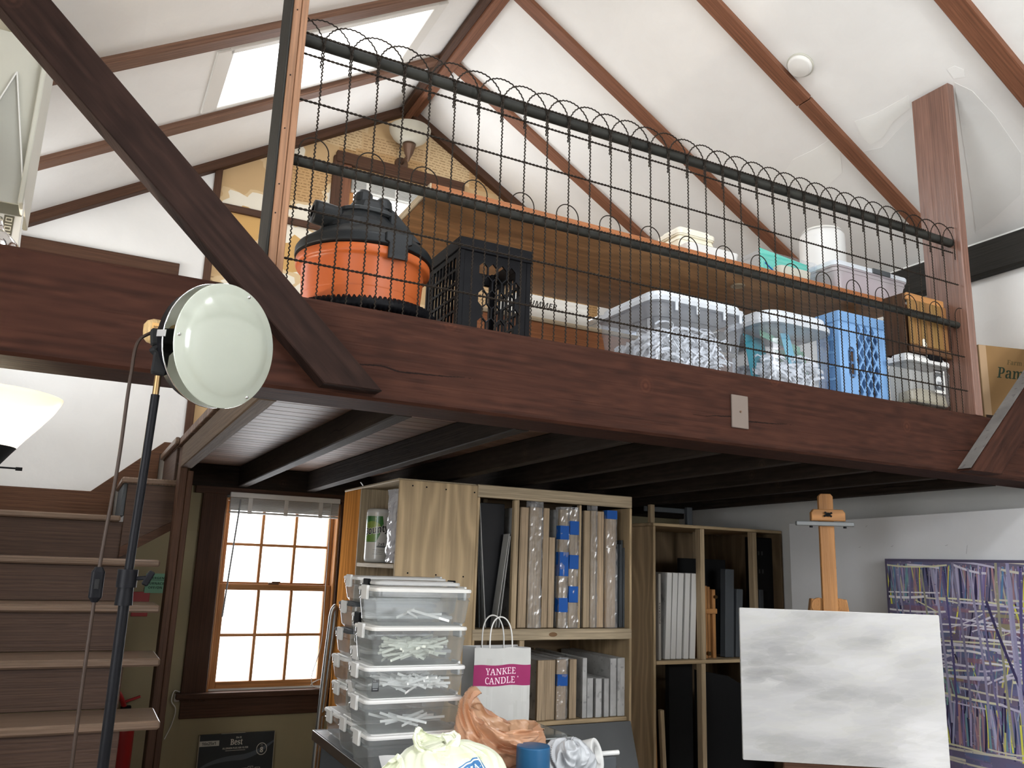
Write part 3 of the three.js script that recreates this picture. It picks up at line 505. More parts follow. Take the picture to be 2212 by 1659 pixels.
// ------------------------------------------------------------------ work lamp on a stand
{
  const z = -1.6, X = 0.091;
  const o = thing('work_lamp', 'black dish lamp with a frosted glass disc on a tall thin stand', 'lamp', [X, FLOOR, z]);
  const top = V(0.0905, 0.29, z), bot = V(0.085, FLOOR + 0.03, z), mid = top.clone().lerp(bot, 0.22);
  part(o, 'pole', tube([V(0.0905, 0.28, z), V(0.084, -0.06, z)], 0.0075, 12), M.black);
  part(o, 'lower_pole', tube([V(0.084, -0.03, z), bot], 0.009, 12), M.black);
  part(o, 'coupling', tube([V(0.0905, 0.28, z), V(0.0907, 0.315, z)], 0.006, 10), M.brass);
  const col2 = part(o, 'collar', [at(cyl(0.0165, 0.0165, 0.03, 16), 0.0835, -0.045, z), at(cyl(0.013, 0.0145, 0.03, 16), 0.083, -0.075, z)], M.black);
  part(col2, 'clamp_knob', [bar(V(0.095, -0.045, z + 0.004), V(0.114, -0.043, z + 0.008), 0.007, 0.007), bar(V(0.111, -0.056, z + 0.01), V(0.122, -0.032, z + 0.01), 0.009, 0.011)], M.black);
  part(o, 'base', lathe([[0, 0.03], [0.12, 0.022], [0.14, 0.008], [0.14, 0], [0, 0]], 40).translate(0.085, FLOOR, z), M.black);
  // the head turns to the right and slightly down
  const C = V(0.186, 0.393, z - 0.03), axis = V(0.56, -0.1, 0.83).normalize();
  const Q = new THREE.Quaternion().setFromUnitVectors(V(0, 1, 0), axis), turn = (g, off = 0) => g.applyMatrix4(new THREE.Matrix4().compose(C.clone().addScaledVector(axis, off), Q, V(0.93, 0.93, 0.93)));
  part(o, 'reflector', turn(lathe([[0.028, -0.085], [0.06, -0.08], [0.095, -0.06], [0.118, -0.03], [0.127, -0.002], [0.129, 0.0], [0.1275, 0.001], [0.1245, -0.001], [0.116, -0.029], [0.093, -0.058], [0.058, -0.077], [0.028, -0.082]], 56)), M.black);
  part(o, 'reflector_lining', turn(lathe([[0.1262, 0.0015], [0.1235, -0.002], [0.1148, -0.029], [0.092, -0.057], [0.058, -0.0755], [0.03, -0.08]], 56)), mat(col(0.82, 0.82, 0.75), { roughness: 0.35, side: THREE.DoubleSide }));
  part(o, 'rim', turn(new THREE.TorusGeometry(0.1275, 0.0016, 8, 64).rotateX(Math.PI / 2), 0.001), M.chrome);
  const disc = part(o, 'glass_disc', turn(lathe([[0, 0.0485], [0.05, 0.047], [0.085, 0.043], [0.103, 0.037], [0.111, 0.0335], [0.127, 0.031], [0.1285, 0.029], [0.127, 0.027], [0.11, 0.0285], [0.1, 0.032], [0.083, 0.038], [0.05, 0.042], [0, 0.0435]], 72), 0.004), M.opal);
  for (const a of [0.3, 2.5, 4.4]) { const e = V(Math.cos(a), 0, Math.sin(a)); part(o, 'spring_clip', turn(bar(V(e.x * 0.1295, -0.014, e.z * 0.1295), V(e.x * 0.1295, 0.012, e.z * 0.1295), 0.014, 0.0025, e)), M.chrome); part(disc, 'screw', turn(lathe([[0, 0.0395], [0.003, 0.0385], [0.0035, 0.036], [0.0035, 0.03]], 10).translate(e.x * 0.119, 0, e.z * 0.119)), M.steel); }
  part(o, 'socket', turn(lathe([[0, -0.06], [0.022, -0.06], [0.022, -0.02], [0.014, -0.018], [0, -0.018]], 24), -0.01), M.blackMatt);
  part(o, 'bulb', turn(lathe([[0.013, -0.028], [0.02, -0.015], [0.03, 0.002], [0.033, 0.014], [0.028, 0.026], [0.014, 0.034], [0, 0.036]], 28), -0.003), M.opal);
  const hd = axis.clone().negate();
  const hp = [[0.0, -0.07], [0.013, -0.069], [0.021, -0.063], [0.0245, -0.052], [0.0235, -0.04], [0.02, -0.024], [0.016, -0.008], [0.014, 0.03], [0, 0.03]];
  const hd2 = part(o, 'handle', lathe(hp, 28).rotateZ(-Math.PI / 2 + 0.08).translate(0.128, 0.418, z - 0.07), wood(col(0.62, 0.42, 0.19), { roughness: 0.45 }), 'pale turned wooden handle with small black print');
  const ht = canvasTex(128, 48, (x) => { x.fillStyle = '#c69a5d'; x.fillRect(0, 0, 128, 48); x.fillStyle = '#1a1410'; x.font = 'bold italic 34px serif'; x.fillText('Zonne', 12, 34, 104); }); ht.center.set(0.5, 0.5); ht.rotation = Math.PI / 2;
  part(hd2, 'printed_mark', new THREE.CylinderGeometry(0.0248, 0.0243, 0.024, 16, 1, true, -0.5, 1.0).rotateZ(Math.PI / 2).translate(0.084, 0.4145, z - 0.07), mat(0xffffff, { map: ht }));
  part(o, 'bracket', [bar(V(0.0905, 0.318, z), V(0.092, 0.36, z), 0.02, 0.026), bar(V(0.083, 0.352, z), V(0.105, 0.385, z - 0.01), 0.02, 0.03), bar(V(0.07, 0.385, z), V(0.115, 0.392, z), 0.024, 0.03)], M.blackMatt);
  part(o, 'cord', tube(curve([[0.072, 0.4, z - 0.02], [0.052, 0.38, z - 0.015], [0.046, 0.31, z], [0.045, 0.15, z + 0.004], [0.038, -0.03, z + 0.006], [0.037, -0.2, z + 0.006], [0.0385, -0.4, z + 0.006], [0.045, -0.8, z + 0.006], [0.055, -1.5, z], [0.09, FLOOR + 0.04, z]], 80), 0.0033, 6), mat(col(0.025, 0.015, 0.01), { roughness: 0.5, specularIntensity: 0.4 }));
  const sw = part(o, 'cord_switch', at(loft([[-0.03, 0.01, 0.01, 0.004], [-0.022, 0.021, 0.016, 0.006], [0.02, 0.021, 0.016, 0.006], [0.028, 0.012, 0.01, 0.004]], true, true), 0.0375, -0.055, z + 0.006), M.black);
  part(sw, 'rocker', at(loft([[-0.008, 0.008, 0.004, 0.0015], [0.008, 0.008, 0.004, 0.0015]], true, true), 0.0375, -0.055, z + 0.016), M.blackMatt);
}
// ------------------------------------------------------------------ torchiere floor lamp at the left edge
{
  const X = -0.287, z = -2.64, k = 1.4;
  const o = thing('torchiere', 'white glass bowl floor lamp with a black neck at the left edge', 'lamp', [X, -1.123, z]);
  part(o, 'glass_bowl', lathe([[0.1, 0.265], [0.118, 0.29], [0.15, 0.33], [0.18, 0.37], [0.196, 0.4], [0.2, 0.412], [0.197, 0.412], [0.177, 0.372], [0.147, 0.332], [0.115, 0.292], [0.098, 0.269]], 56).translate(X, 0, z), M.shade);
  const bulb = part(o, 'bulb', lathe([[0, 0.3], [0.018, 0.305], [0.028, 0.325], [0.024, 0.347], [0, 0.36]], 20).translate(X, 0, z), new THREE.MeshStandardMaterial({ color: 0xffffff, emissive: new THREE.Color(1, 0.93, 0.8), emissiveIntensity: 6 }));
  const pl = new THREE.PointLight(0xfff2e2, 1.5); pl.position.set(X, 0.33 + E, z); pl.castShadow = true; scene.add(pl);
  part(o, 'neck', lathe([[0.0, 0.1], [0.014, 0.1], [0.03, 0.15], [0.062, 0.21], [0.092, 0.253], [0.103, 0.268], [0.098, 0.27], [0.06, 0.22], [0, 0.18]], 40).translate(X, 0, z), M.blackMatt);
  part(o, 'switch_knob', [at(cyl(0.0025, 0.0025, 0.05, 8), X + 0.085, 0.212, z + 0.02, 0, 0, Math.PI / 2), at(cyl(0.005, 0.005, 0.016, 10), X + 0.118, 0.211, z + 0.02, 0, 0, Math.PI / 2)], M.blackMatt);
  part(o, 'pole', tube([V(X, 0.12, z), V(X, -1.1, z)], 0.013, 12), M.blackMatt);
  part(o, 'base', lathe([[0, 0.03], [0.085, 0.022], [0.1, 0.008], [0.1, 0], [0, 0]], 40).translate(X, -1.123, z), M.blackMatt);
}
// ------------------------------------------------------------------ painted box and chrome lamp behind the beam
{
  const z = -2.62;
  const o = thing('wall_cabinet', 'grey white painted open box hanging at the upper left edge, strung with cords', 'cabinet', [-0.5, 0.96, z]);
  const q = (px, py, dz = 0) => { const v = onZ(px, py, z + 0.02 + dz); return v; }, zf = z + 0.02, zb = z - 0.215, xr = -0.264;
  part(o, 'side_panel', B(xr - 0.014, xr, 0.963, 1.55, zb, zf, 'y'), M.creamPaint); part(o, 'side_panel', B(XL + 0.01, XL + 0.024, 0.963, 1.55, zb, zf, 'y'), M.creamPaint);
  part(o, 'top_panel', B(XL + 0.01, xr, 1.551, 1.565, zb, zf, 'x'), M.creamPaint); part(o, 'back_panel', B(XL + 0.025, xr - 0.015, 0.963, 1.55, zb, zb + 0.012, 'y'), M.creamPaint);
  const p0 = q(36, 150), p1 = q(52, 436), p2 = q(-30, 560);
  part(o, 'front_panel', B(XL + 0.025, xr - 0.015, 0.978, 1.5, zf - 0.04, zf - 0.03, 'y'), M.creamPaint);
  part(o, 'slanted_panel', uvBox(ext(poly([[p0.x, p0.y], [p1.x - 0.003, 0.966], [-0.46, 0.966]]), 0.008), 'y').translate(0, 0, zf - 0.028), mat(col(0.4, 0.4, 0.35), { map: plaster }));
  part(o, 'cord', tube([V(p0.x, p0.y, zf - 0.014), V(-0.46, 0.966, zf - 0.014)], 0.0024, 6), M.paint); part(o, 'cord', tube([V(p0.x, p0.y, zf - 0.014), V(p1.x, 0.964, zf - 0.006), V(p1.x + 0.01, 0.72, zf - 0.03), V(p1.x + 0.008, 0.55, zf - 0.05)], 0.0024, 6), M.paint);
  const b = thing('measuring_board', 'off white board with a printed strip below the hanging painted box', 'board', [-0.4, 0.43, z - 0.08]);
  part(b, 'board', B(-0.6, -0.268, 0.43, 0.96, z - 0.1, z - 0.08, 'y'), M.paint);
  const st = canvasTex(64, 256, (x) => { x.fillStyle = '#5e5a4c'; x.fillRect(0, 0, 64, 256); x.strokeStyle = '#d8d4c2'; x.lineWidth = 5; for (let y = 12; y < 250; y += 44) { x.strokeRect(14, y, 36, 16); x.fillStyle = '#d8d4c2'; x.fillRect(10, y + 28, 44, 5); } });
  part(b, 'printed_strip', new THREE.PlaneGeometry(0.026, 0.16).translate(-0.302, 0.875, z - 0.079), mat(0xffffff, { map: st }));
  const l = thing('clamp_lamp', 'shiny chrome reflector lamp hanging below the open box at the left edge', 'lamp', [-0.36, 0.9, z + 0.02]);
  const g = lathe([[0.0, 0.1], [0.025, 0.1], [0.03, 0.06], [0.034, 0.05], [0.05, 0.035], [0.072, 0.0], [0.078, -0.06], [0.08, -0.1], [0.082, -0.1], [0.079, -0.06], [0.07, 0.002], [0.05, 0.03], [0, 0.045]], 40);
  part(l, 'reflector', g.scale(0.85, 0.85, 0.85).rotateZ(0.15).translate(-0.312, 0.815, z + 0.04), M.chrome);
  part(l, 'stem', tube(curve([[-0.325, 0.86, z + 0.04], [-0.33, 0.9, z + 0.0], [-0.33, 0.93, z - 0.04], [-0.33, 0.94, z - 0.078]], 20), 0.008, 8), M.chrome);
}
{ // air filter carton leaning on the wall
  const t = canvasTex(640, 1000, (x) => {
    x.fillStyle = '#1d2223'; x.fillRect(0, 0, 640, 1000); const gr = x.createLinearGradient(0, 300, 640, 1000); gr.addColorStop(0, '#1b1f20'); gr.addColorStop(1, '#2b3a52'); x.fillStyle = gr; x.fillRect(0, 300, 640, 700);
    x.fillStyle = '#4a5056'; x.beginPath(); x.moveTo(0, 250); x.quadraticCurveTo(120, 165, 330, 160); x.quadraticCurveTo(470, 158, 640, 60); x.lineTo(640, 76); x.quadraticCurveTo(470, 205, 330, 200); x.quadraticCurveTo(120, 200, 0, 262); x.fill();
    x.fillStyle = '#b7b7ae'; x.fillRect(0, 42, 165, 40); x.fillStyle = '#1b1b1b'; x.font = 'bold 31px sans-serif'; x.fillText('16x25x1', 20, 73, 130);
    x.fillStyle = '#cfcabd'; x.font = 'bold 20px serif'; x.fillText('Do it', 306, 34); x.font = 'bold 62px serif'; x.fillText('Best', 258, 82, 108); x.font = 'bold 17px sans-serif'; x.fillText('ALLERGEN PLUS AIR FILTER', 196, 112, 232); x.fillRect(222, 122, 170, 3);
    x.strokeStyle = '#cfcabd'; x.lineWidth = 5; x.beginPath(); x.arc(536, 125, 44, 0, 7); x.stroke(); x.font = 'bold 58px sans-serif'; x.fillText('8', 520, 152); x.font = '12px sans-serif'; x.fillText('FPR', 524, 101);
    x.lineWidth = 3; for (const [a, b] of [[380, 262], [430, 252], [490, 262]]) { x.strokeRect(a, b, 42, 42); x.beginPath(); x.arc(a + 21, b + 22, 12, 0, 7); x.stroke(); }
  });
  const o = thing('filter_carton', 'dark flat carton printed 16x25x1 leaning on the wall below the window', 'box', [0.93, FLOOR, -4.98], { local: true });
  const L = 0.69, body = part(o, 'carton', B(-0.203, 0.203, 0, L, -0.025, 0, 'y', 0.002), mat(col(0.05, 0.055, 0.055), { roughness: 0.6 }));
  const fr = part(o, 'printed_front', new THREE.PlaneGeometry(0.4, L - 0.006).translate(0, L / 2, 0.0008), mat(0xffffff, { map: t, roughness: 0.5 }));
  const ed = part(o, 'carton_edge', [B(-0.2045, -0.2005, 0, L, -0.0255, 0.0012), B(0.2005, 0.2045, 0, L, -0.0255, 0.0012), B(-0.09, 0.04, L, L + 0.004, -0.022, -0.002)], mat(col(0.4, 0.36, 0.27)));
  for (const m of [body, fr, ed]) m.rotation.x = -0.07;
}
{ // ladder rails beside the window
  const o = thing('aluminium_ladder', 'thin aluminium ladder rail leaning beside the lower window', 'ladder', [1.27, FLOOR, -4.5]);
  const g = tube(curve([[1.215, FLOOR, -4.5], [1.232, -0.9, -4.5], [1.252, -0.4, -4.5], [1.262, -0.27, -4.5], [1.275, -0.25, -4.5], [1.285, -0.27, -4.52], [1.27, -0.8, -4.56], [1.25, FLOOR, -4.58]], 60), 0.013, 8);
  part(o, 'rail', g, M.alu); part(o, 'rung', [bar(V(1.236, -0.8, -4.5), V(1.27, -0.8, -4.56), 0.02, 0.02), bar(V(1.226, -1.1, -4.5), V(1.262, -1.1, -4.57), 0.02, 0.02)], M.alu);
}
{ const o = thing('telephone_cord', 'thin pale cord looped on the wall beside the window casing', 'cord', [0.55, -0.78, ZB + 0.03]);
  part(o, 'wire', tube(curve([[0.6, -0.74, ZB + 0.03], [0.57, -0.73, ZB + 0.05], [0.56, -0.78, ZB + 0.06], [0.585, -0.82, ZB + 0.05], [0.58, -0.9, ZB + 0.02], [0.55, -0.98, ZB + 0.02]], 40), 0.003, 6), M.paint); part(o, 'jack', B(0.575, 0.604, -0.79, -0.75, ZB + 0.012, ZB + 0.03), M.paint); }
// wall lamp on the gable
{
  const o = thing('wall_sconce', 'white glass bowl lamp with a bronze cone on the papered gable', 'lamp', [1.66, 2.68, ZB]), X = 1.66, z = ZB + 0.15;
  part(o, 'glass_bowl', lathe([[0.04, 2.785], [0.075, 2.8], [0.115, 2.83], [0.138, 2.868], [0.143, 2.895], [0.14, 2.895], [0.112, 2.834], [0.073, 2.804], [0.04, 2.79]], 44).translate(X, 0, z), mat(col(0.5, 0.47, 0.38), { roughness: 0.4, transmission: 0.2, thickness: 0 }));
  part(o, 'cone', lathe([[0, 2.655], [0.008, 2.66], [0.013, 2.68], [0.03, 2.72], [0.043, 2.77], [0.047, 2.785], [0, 2.79]], 28).translate(X, 0, z), M.bronze);
  part(o, 'arm', [tube([V(X, 2.71, z), V(X, 2.7, ZB + 0.01)], 0.01, 8), at(cyl(0.045, 0.05, 0.014, 24), X, 2.7, ZB + 0.014, Math.PI / 2)], M.bronze);
}
// ------------------------------------------------------------------ loft: vacuum, crates, table, bins
{
  const X = 0.705, z = -2.465, R = 0.205;
  const o = thing('shop_vacuum', 'orange drum wet vacuum with a black motor head behind the railing', 'vacuum cleaner', [X, LF, z]);
  const L = (pts, n = 56) => lathe(pts, n).translate(X, 0, z);
  const drum = part(o, 'drum', L([[0, 0.585], [0.165, 0.585], [0.175, 0.6], [0.186, 0.80], [0.1865, 0.803], [0.1885, 0.806], [0.195, 0.893], [0.21, 0.897], [0.214, 0.905], [0.214, 0.925], [0.2, 0.93], [0, 0.93]]), M.orange);
  part(drum, 'caster', [[-0.13, 0.1], [0.13, 0.1], [-0.13, -0.1], [0.13, -0.1]].map(([a, b]) => at(cyl(0.02, 0.02, 0.02, 14), X + a, LF + 0.021, z + b, 0, 0, Math.PI / 2)), M.black);
  const lid = part(o, 'lid', L([[0.19, 0.931], [0.217, 0.931], [0.219, 0.937], [0.219, 0.957], [0.214, 0.966], [0.19, 0.985], [0.165, 1.005], [0.14, 1.015], [0.1, 1.018], [0, 1.018]]), M.vacBlack);
  // moulded handle latch in front
  part(lid, 'latch', [at(loft([[0.888, 0.062, 0.012, 0.004], [0.935, 0.062, 0.014, 0.004], [0.94, 0.085, 0.016, 0.005], [0.966, 0.085, 0.02, 0.005]], true, true), X + 0.04, 0, z + 0.219)], M.vacBlack);
  // motor head
  part(o, 'motor_head', at(loft([[1.012, 0.26, 0.24, 0.09], [1.045, 0.245, 0.225, 0.09], [1.065, 0.21, 0.2, 0.09], [1.078, 0.19, 0.18, 0.085], [1.082, 0.18, 0.17, 0.08]], true, true), X - 0.02, 0, z), M.vacBlack);
  part(o, 'collar', at(loft([[1.07, 0.2, 0.17, 0.08], [1.078, 0.21, 0.18, 0.08], [1.082, 0.2, 0.17, 0.08]], true, true), X - 0.005, 0.012, z + 0.01), mat(col(0.07, 0.075, 0.077), { roughness: 0.5 }));
  part(o, 'exhaust_port', at(lathe([[0.02, 0.06], [0.036, 0.06], [0.038, 0.05], [0.038, -0.02], [0.03, -0.03], [0, -0.03]], 24), X - 0.13, 1.05, z + 0.05, 0, 0, Math.PI / 2 - 0.1), M.vacBlack);
  const cap = part(o, 'cap', at(loft([[1.08, 0.19, 0.15, 0.07], [1.11, 0.15, 0.12, 0.055], [1.135, 0.12, 0.1, 0.045], [1.148, 0.09, 0.08, 0.038]], true, true), X + 0.005, 0, z), M.vacBlack);
  part(cap, 'dial', [at(loft([[1.135, 0.06, 0.07, 0.025], [1.165, 0.055, 0.06, 0.024], [1.178, 0.035, 0.04, 0.016]], true, true), X - 0.02, 0, z + 0.01), at(loft([[1.12, 0.06, 0.075, 0.025], [1.15, 0.055, 0.06, 0.024], [1.16, 0.04, 0.045, 0.018]], true, true), X + 0.045, 0, z + 0.015)], M.vacBlack);
  part(o, 'sloping_shoulder', uvBox(ext(poly([[X + 0.05, 1.01], [X + 0.165, 1.008], [X + 0.07, 1.1], [X + 0.05, 1.11]]), 0.1, 0.006), 'x').translate(0, 0, z - 0.02), M.vacBlack);
  // ribbed hose coiled round the foot
  const hp = []; for (let i = 0; i <= 760; i++) { const a = i / 760 * Math.PI * 2; hp.push(V(X + Math.cos(a) * 0.222, 0.732 + 0.01 * Math.sin(a + 1), z + Math.sin(a) * 0.222)); }
  const hose = tube(hp, (t) => 0.021 + 0.0045 * Math.sin(t * 760 * Math.PI / 4), 10);
  part(o, 'hose', hose, M.black);
}
// a milk crate from four lattice walls, origin at its base centre
function crate(o, w, h, d, m, front, side, wall = 0.012) {
  const H = (x, y, r, k = 6, sx = 1) => Array.from({ length: k }, (_, i) => { const a = i / k * 6.2832 + (k === 6 ? Math.PI / 2 : 0); return [x + Math.cos(a) * r * (k === 6 ? 0.58 : sx), y + Math.sin(a) * r]; });
  const holes = (W, spec) => {
    const out = [];
    if (spec === 'hex') { const r = 0.0295, dx = 0.0345, dy = 0.047; for (let j = 0; j < 6; j++) for (let i = 0; i < 4; i++) { const x = W * 0.33 + (i + (j % 2) / 2) * dx, y = 0.035 + j * dy; if (x < W - 0.045 && y < h - 0.07) out.push(H(x, y, r)); } }
    if (spec === 'diamond') { for (let j = 0; j < 9; j++) for (let i = 0; i < 3; i++) { const x = W * 0.4 + (i + (j % 2) / 2) * 0.042, y = 0.04 + j * 0.0335; if (x < W - 0.06 && y < h - 0.06) out.push(H(x, y, 0.0275, 4, 0.64)); } const c = []; for (let k = 0; k <= 20; k++) { const a = k / 20 * Math.PI; c.push([0.068 + Math.cos(a) * 0.021, h * 0.55 + Math.sin(a) * 0.021]); } for (let k = 0; k <= 20; k++) { const a = Math.PI + k / 20 * Math.PI; c.push([0.068 + Math.cos(a) * 0.021, h * 0.3 + Math.sin(a) * 0.021]); } out.push(c); }
    if (spec === 'grid') for (let j = 0; j < 5; j++) for (let i = 0; i < 8; i++) out.push(rect(0.03 + i * (W - 0.06) / 8, 0.03 + (i + 0.72) * (W - 0.06) / 8, 0.035 + j * (h - 0.09) / 5, 0.035 + (j + 0.82) * (h - 0.09) / 5));
    return out;
  };
  const panel = (W, spec) => ext(poly(rect(0, W, 0, h), holes(W, spec)), wall * 0.6);
  part(o, 'front_wall', panel(w, front).translate(-w / 2, 0, -wall * 0.6), m); if (front !== 'hex') part(o, 'back_wall', panel(w, 'grid').translate(-w / 2, 0, -d), m);
  part(o, 'side_wall', panel(d, side).rotateY(Math.PI / 2).translate(-w / 2, 0, 0), m); part(o, 'side_wall', panel(d, side).rotateY(Math.PI / 2).translate(w / 2 - wall * 0.6, 0, 0), m);
  part(o, 'base', B(-w / 2 + 0.005, w / 2 - 0.005, 0.004, 0.012, -d + 0.005, -0.005), m);
  for (const [x, z] of [[-1, 0], [1, 0], [-1, -1], [1, -1]]) part(o, 'corner_post', B(x * w / 2 - 0.018 * (x > 0) - 0.002, x * w / 2 + 0.018 * (x < 0) + 0.002, 0, h, z * d - 0.018 * (z === 0) - 0.002, z * d + 0.018 * (z < 0) + 0.002, 'y', 0.004), m);
  part(o, 'rim', [B(-w / 2 - 0.004, w / 2 + 0.004, h - 0.045, h, -0.008, 0.005, 'x', 0.004), B(-w / 2 - 0.004, w / 2 + 0.004, h - 0.045, h, -d - 0.005, -d + 0.008, 'x', 0.004), B(-w / 2 - 0.005, -w / 2 + 0.008, h - 0.045, h, -d, 0, 'z', 0.004), B(w / 2 - 0.008, w / 2 + 0.005, h - 0.045, h, -d, 0, 'z', 0.004)], m);
}
const PT = 0.715;     // low platform behind the beam
{
  const o = thing('storage_platform', 'low board platform hidden behind the loft beam under the crates', 'platform', [2.1, LF, -2.6]);
  for (let i = 0; i < 5; i++) part(o, 'plank', B(0.965, 3.24, PT - 0.03, PT, -2.29 - (i + 1) * 0.165, -2.2915 - i * 0.165, 'x'), M.board);
  for (const x of [0.99, 2.1, 3.2]) part(o, 'bearer', B(x - 0.02, x + 0.02, LF, PT - 0.031, -3.1, -2.3, 'z'), M.joist);
}
{ const o = thing('milk_crate', 'black plastic milk crate with a honeycomb end beside the vacuum', 'crate', [1.108, PT, -2.315], { local: true }); crate(o, 0.262, 0.325, 0.29, M.black, 'hex', 'grid'); }
{ const o = thing('milk_crate', 'blue plastic milk crate with a diamond lattice under the loft table', 'crate', [2.845, PT, -2.31], { local: true }); crate(o, 0.285, 0.375, 0.12, M.blue, 'diamond', 'grid'); }
{
  const o = thing('loft_table', 'long low plywood table with an orange front edge along the loft', 'table', [2.1, LF, -2.8]);
  part(o, 'top', B(0.925, 3.36, 1.25, 1.277, -3.24, -2.484, 'x'), M.table);
  part(o, 'front_edge', B(0.925, 3.36, 1.247, 1.279, -2.4835, -2.47, 'x'), M.tableEdge);
  part(o, 'end_edge', B(0.918, 0.9245, 1.248, 1.278, -3.24, -2.47, 'z'), M.plyEdge);
  for (const [x, z] of [[1.4, -3.19], [3.3, -3.19], [3.31, -2.75]]) part(o, 'leg', B(x - 0.025, x + 0.025, z < -3.11 ? LF : PT, 1.2495, z - 0.025, z + 0.025, 'y'), M.table);
  part(o, 'grommet', [at(new THREE.TorusGeometry(0.028, 0.004, 8, 30), 2.46, 1.2475, -2.64, Math.PI / 2), at(cyl(0.026, 0.026, 0.004, 24), 2.46, 1.248, -2.64)], M.plyEdge);
}
{
  const o = thing('low_cabinet', 'low orange brown cabinet against the back under the loft table', 'cabinet', [2.2, LF, -3.5]);
  part(o, 'top', B(1.35, 3.0, 1.125, 1.145, -3.62, -3.25, 'x'), M.plyEdge); part(o, 'front', B(1.36, 2.99, LF, 1.124, -3.28, -3.262, 'x'), M.tableEdge);
  part(o, 'side_panel', B(1.36, 1.378, LF, 1.124, -3.61, -3.281, 'y'), M.tableEdge); part(o, 'side_panel', B(2.972, 2.99, LF, 1.124, -3.61, -3.281, 'y'), M.tableEdge);
}
// ---- plastic boxes
function strips(n, w, d, y0, y1, m, wid = 0.006) {   // shredded paper nobody could count
  const gs = [];
  for (let i = 0; i < n; i++) {
    const L = rr(0.08, 0.22), cx = rr(-w / 2 + 0.04, w / 2 - 0.04), cz = rr(-d / 2 + 0.03, d / 2 - 0.03), cy = rr(y0, y1), a = rr(0, 6.28), bend = rr(-2.2, 2.2), tilt = rr(-0.5, 0.5), ww = wid * rr(0.7, 1.6), pos = [], idx = [];
    for (let k = 0; k <= 6; k++) { const s = (k / 6 - 0.5), q = a + bend * s, x = Math.max(-w / 2 + 0.006, Math.min(w / 2 - 0.006, cx + Math.cos(q) * s * L)), z = Math.max(-d / 2 + 0.006, Math.min(d / 2 - 0.006, cz + Math.sin(q) * s * L)), y = Math.max(y0, cy + tilt * s * L + 0.03 * Math.cos(s * 3) * Math.abs(bend)); pos.push(x, y + ww, z, x + 0.002, y - ww, z + 0.002); if (k) { const b = (k - 1) * 2; idx.push(b, b + 1, b + 2, b + 2, b + 1, b + 3); } }
    const g = new THREE.BufferGeometry(); g.setAttribute('position', new THREE.Float32BufferAttribute(pos, 3)); g.setIndex(idx); g.computeVertexNormals(); gs.push(g);
  }
  return merge(gs);
}
function bin(name, label, cat, [x, y, z], w, h, d, opt = {}) {   // tapered tub: thin wall, rolled rim, snap lid
  const o = thing(name, label, cat, [x, y, z], { local: true, group: opt.group, ry: opt.ry || 0 });
  const tp = opt.taper ?? 0.9, r = opt.r ?? 0.03, t = 0.002, m = opt.mat ?? M.clear, lh = opt.lidH ?? 0.025, hb = h - lh;
  part(o, 'tub', loft([[0, w * tp - 0.02, d * tp - 0.02, r], [0.012, w * tp, d * tp, r], [hb * 0.72, w * (tp + (1 - tp) * 0.66), d * (tp + (1 - tp) * 0.66), r], [hb * 0.73, w * (tp + (1 - tp) * 0.66) + 0.006, d * (tp + (1 - tp) * 0.66) + 0.006, r], [hb - 0.02, w - 0.014, d - 0.014, r], [hb - 0.018, w, d, r + 0.005], [hb, w, d, r + 0.005]]), m);
  if (!opt.open) part(o, 'lid', loft([[hb - (opt.skirt ?? 0.012), w + 0.006, d + 0.006, r + 0.007], [hb + 0.004, w + 0.008, d + 0.008, r + 0.008], [hb + 0.009, w + 0.002, d + 0.002, r + 0.005], [hb + 0.01, w - 0.02, d - 0.02, r], [h - 0.003, w - 0.028, d - 0.028, r], [h, w - 0.034, d - 0.034, r]], true, true), opt.lid ?? M.lid);
  if (opt.latch) for (const s of [-1, 1]) part(o, 'latch', B(s * (w / 2 + 0.006) - 0.005, s * (w / 2 + 0.006) + 0.005, hb - 0.03, hb + 0.016, -0.03, 0.03, 'z', 0.003), opt.latchMat ?? M.lid);
  return o;
}
{
  const o = bin('storage_bin', 'large clear plastic bin of shredded paper with a pale lid under the table', 'bin', [1.985, PT, -2.515], 0.46, 0.3, 0.40, { r: 0.05, lid: M.lidClear, lidH: 0.03, taper: 0.86 });
  part(o, 'shredded_paper', strips(760, 0.37, 0.32, 0.012, 0.15, M.paper, 0.0038), M.paper).userData.kind = 'stuff';
  for (const x of [-0.13, -0.03, 0.1, 0.18]) part(o, 'lid_rib', B(x - 0.006, x + 0.006, 0.225, 0.268, 0.198, 0.206, 'y', 0.002), M.lidClear);
}
{
  const o = bin('storage_bin', 'clear bin of green and blue card with a round cornered lid beside the blue crate', 'bin', [2.50, PT, -2.46], 0.385, 0.325, 0.3, { r: 0.075, lid: M.lidClear, lidH: 0.045, taper: 0.92 });
  part(o, 'shredded_paper', strips(300, 0.32, 0.24, 0.012, 0.11, M.paper, 0.005), M.paper).userData.kind = 'stuff';
  const sheet = (w, h, x, y, z, ry, rz, m, nm) => part(o, nm, at(B(-w / 2, w / 2, -h / 2, h / 2, -0.0012, 0.0012, 'x', 0.0005), x, y, z, -0.15, ry, rz), m);
  sheet(0.17, 0.2, -0.09, 0.155, -0.02, 0.3, 0.1, mat(col(0.02, 0.33, 0.4)), 'card_sheet'); sheet(0.09, 0.24, 0.03, 0.15, 0.05, 0.35, 0.25, mat(col(0.15, 0.6, 0.78)), 'card_sheet'); sheet(0.15, 0.14, 0.09, 0.15, -0.01, -0.2, 0, mat(col(0.13, 0.35, 0.2)), 'card_sheet'); sheet(0.25, 0.03, 0, 0.235, 0.02, 0.1, -0.12, mat(col(0.2, 0.45, 0.3)), 'card_sheet');
}
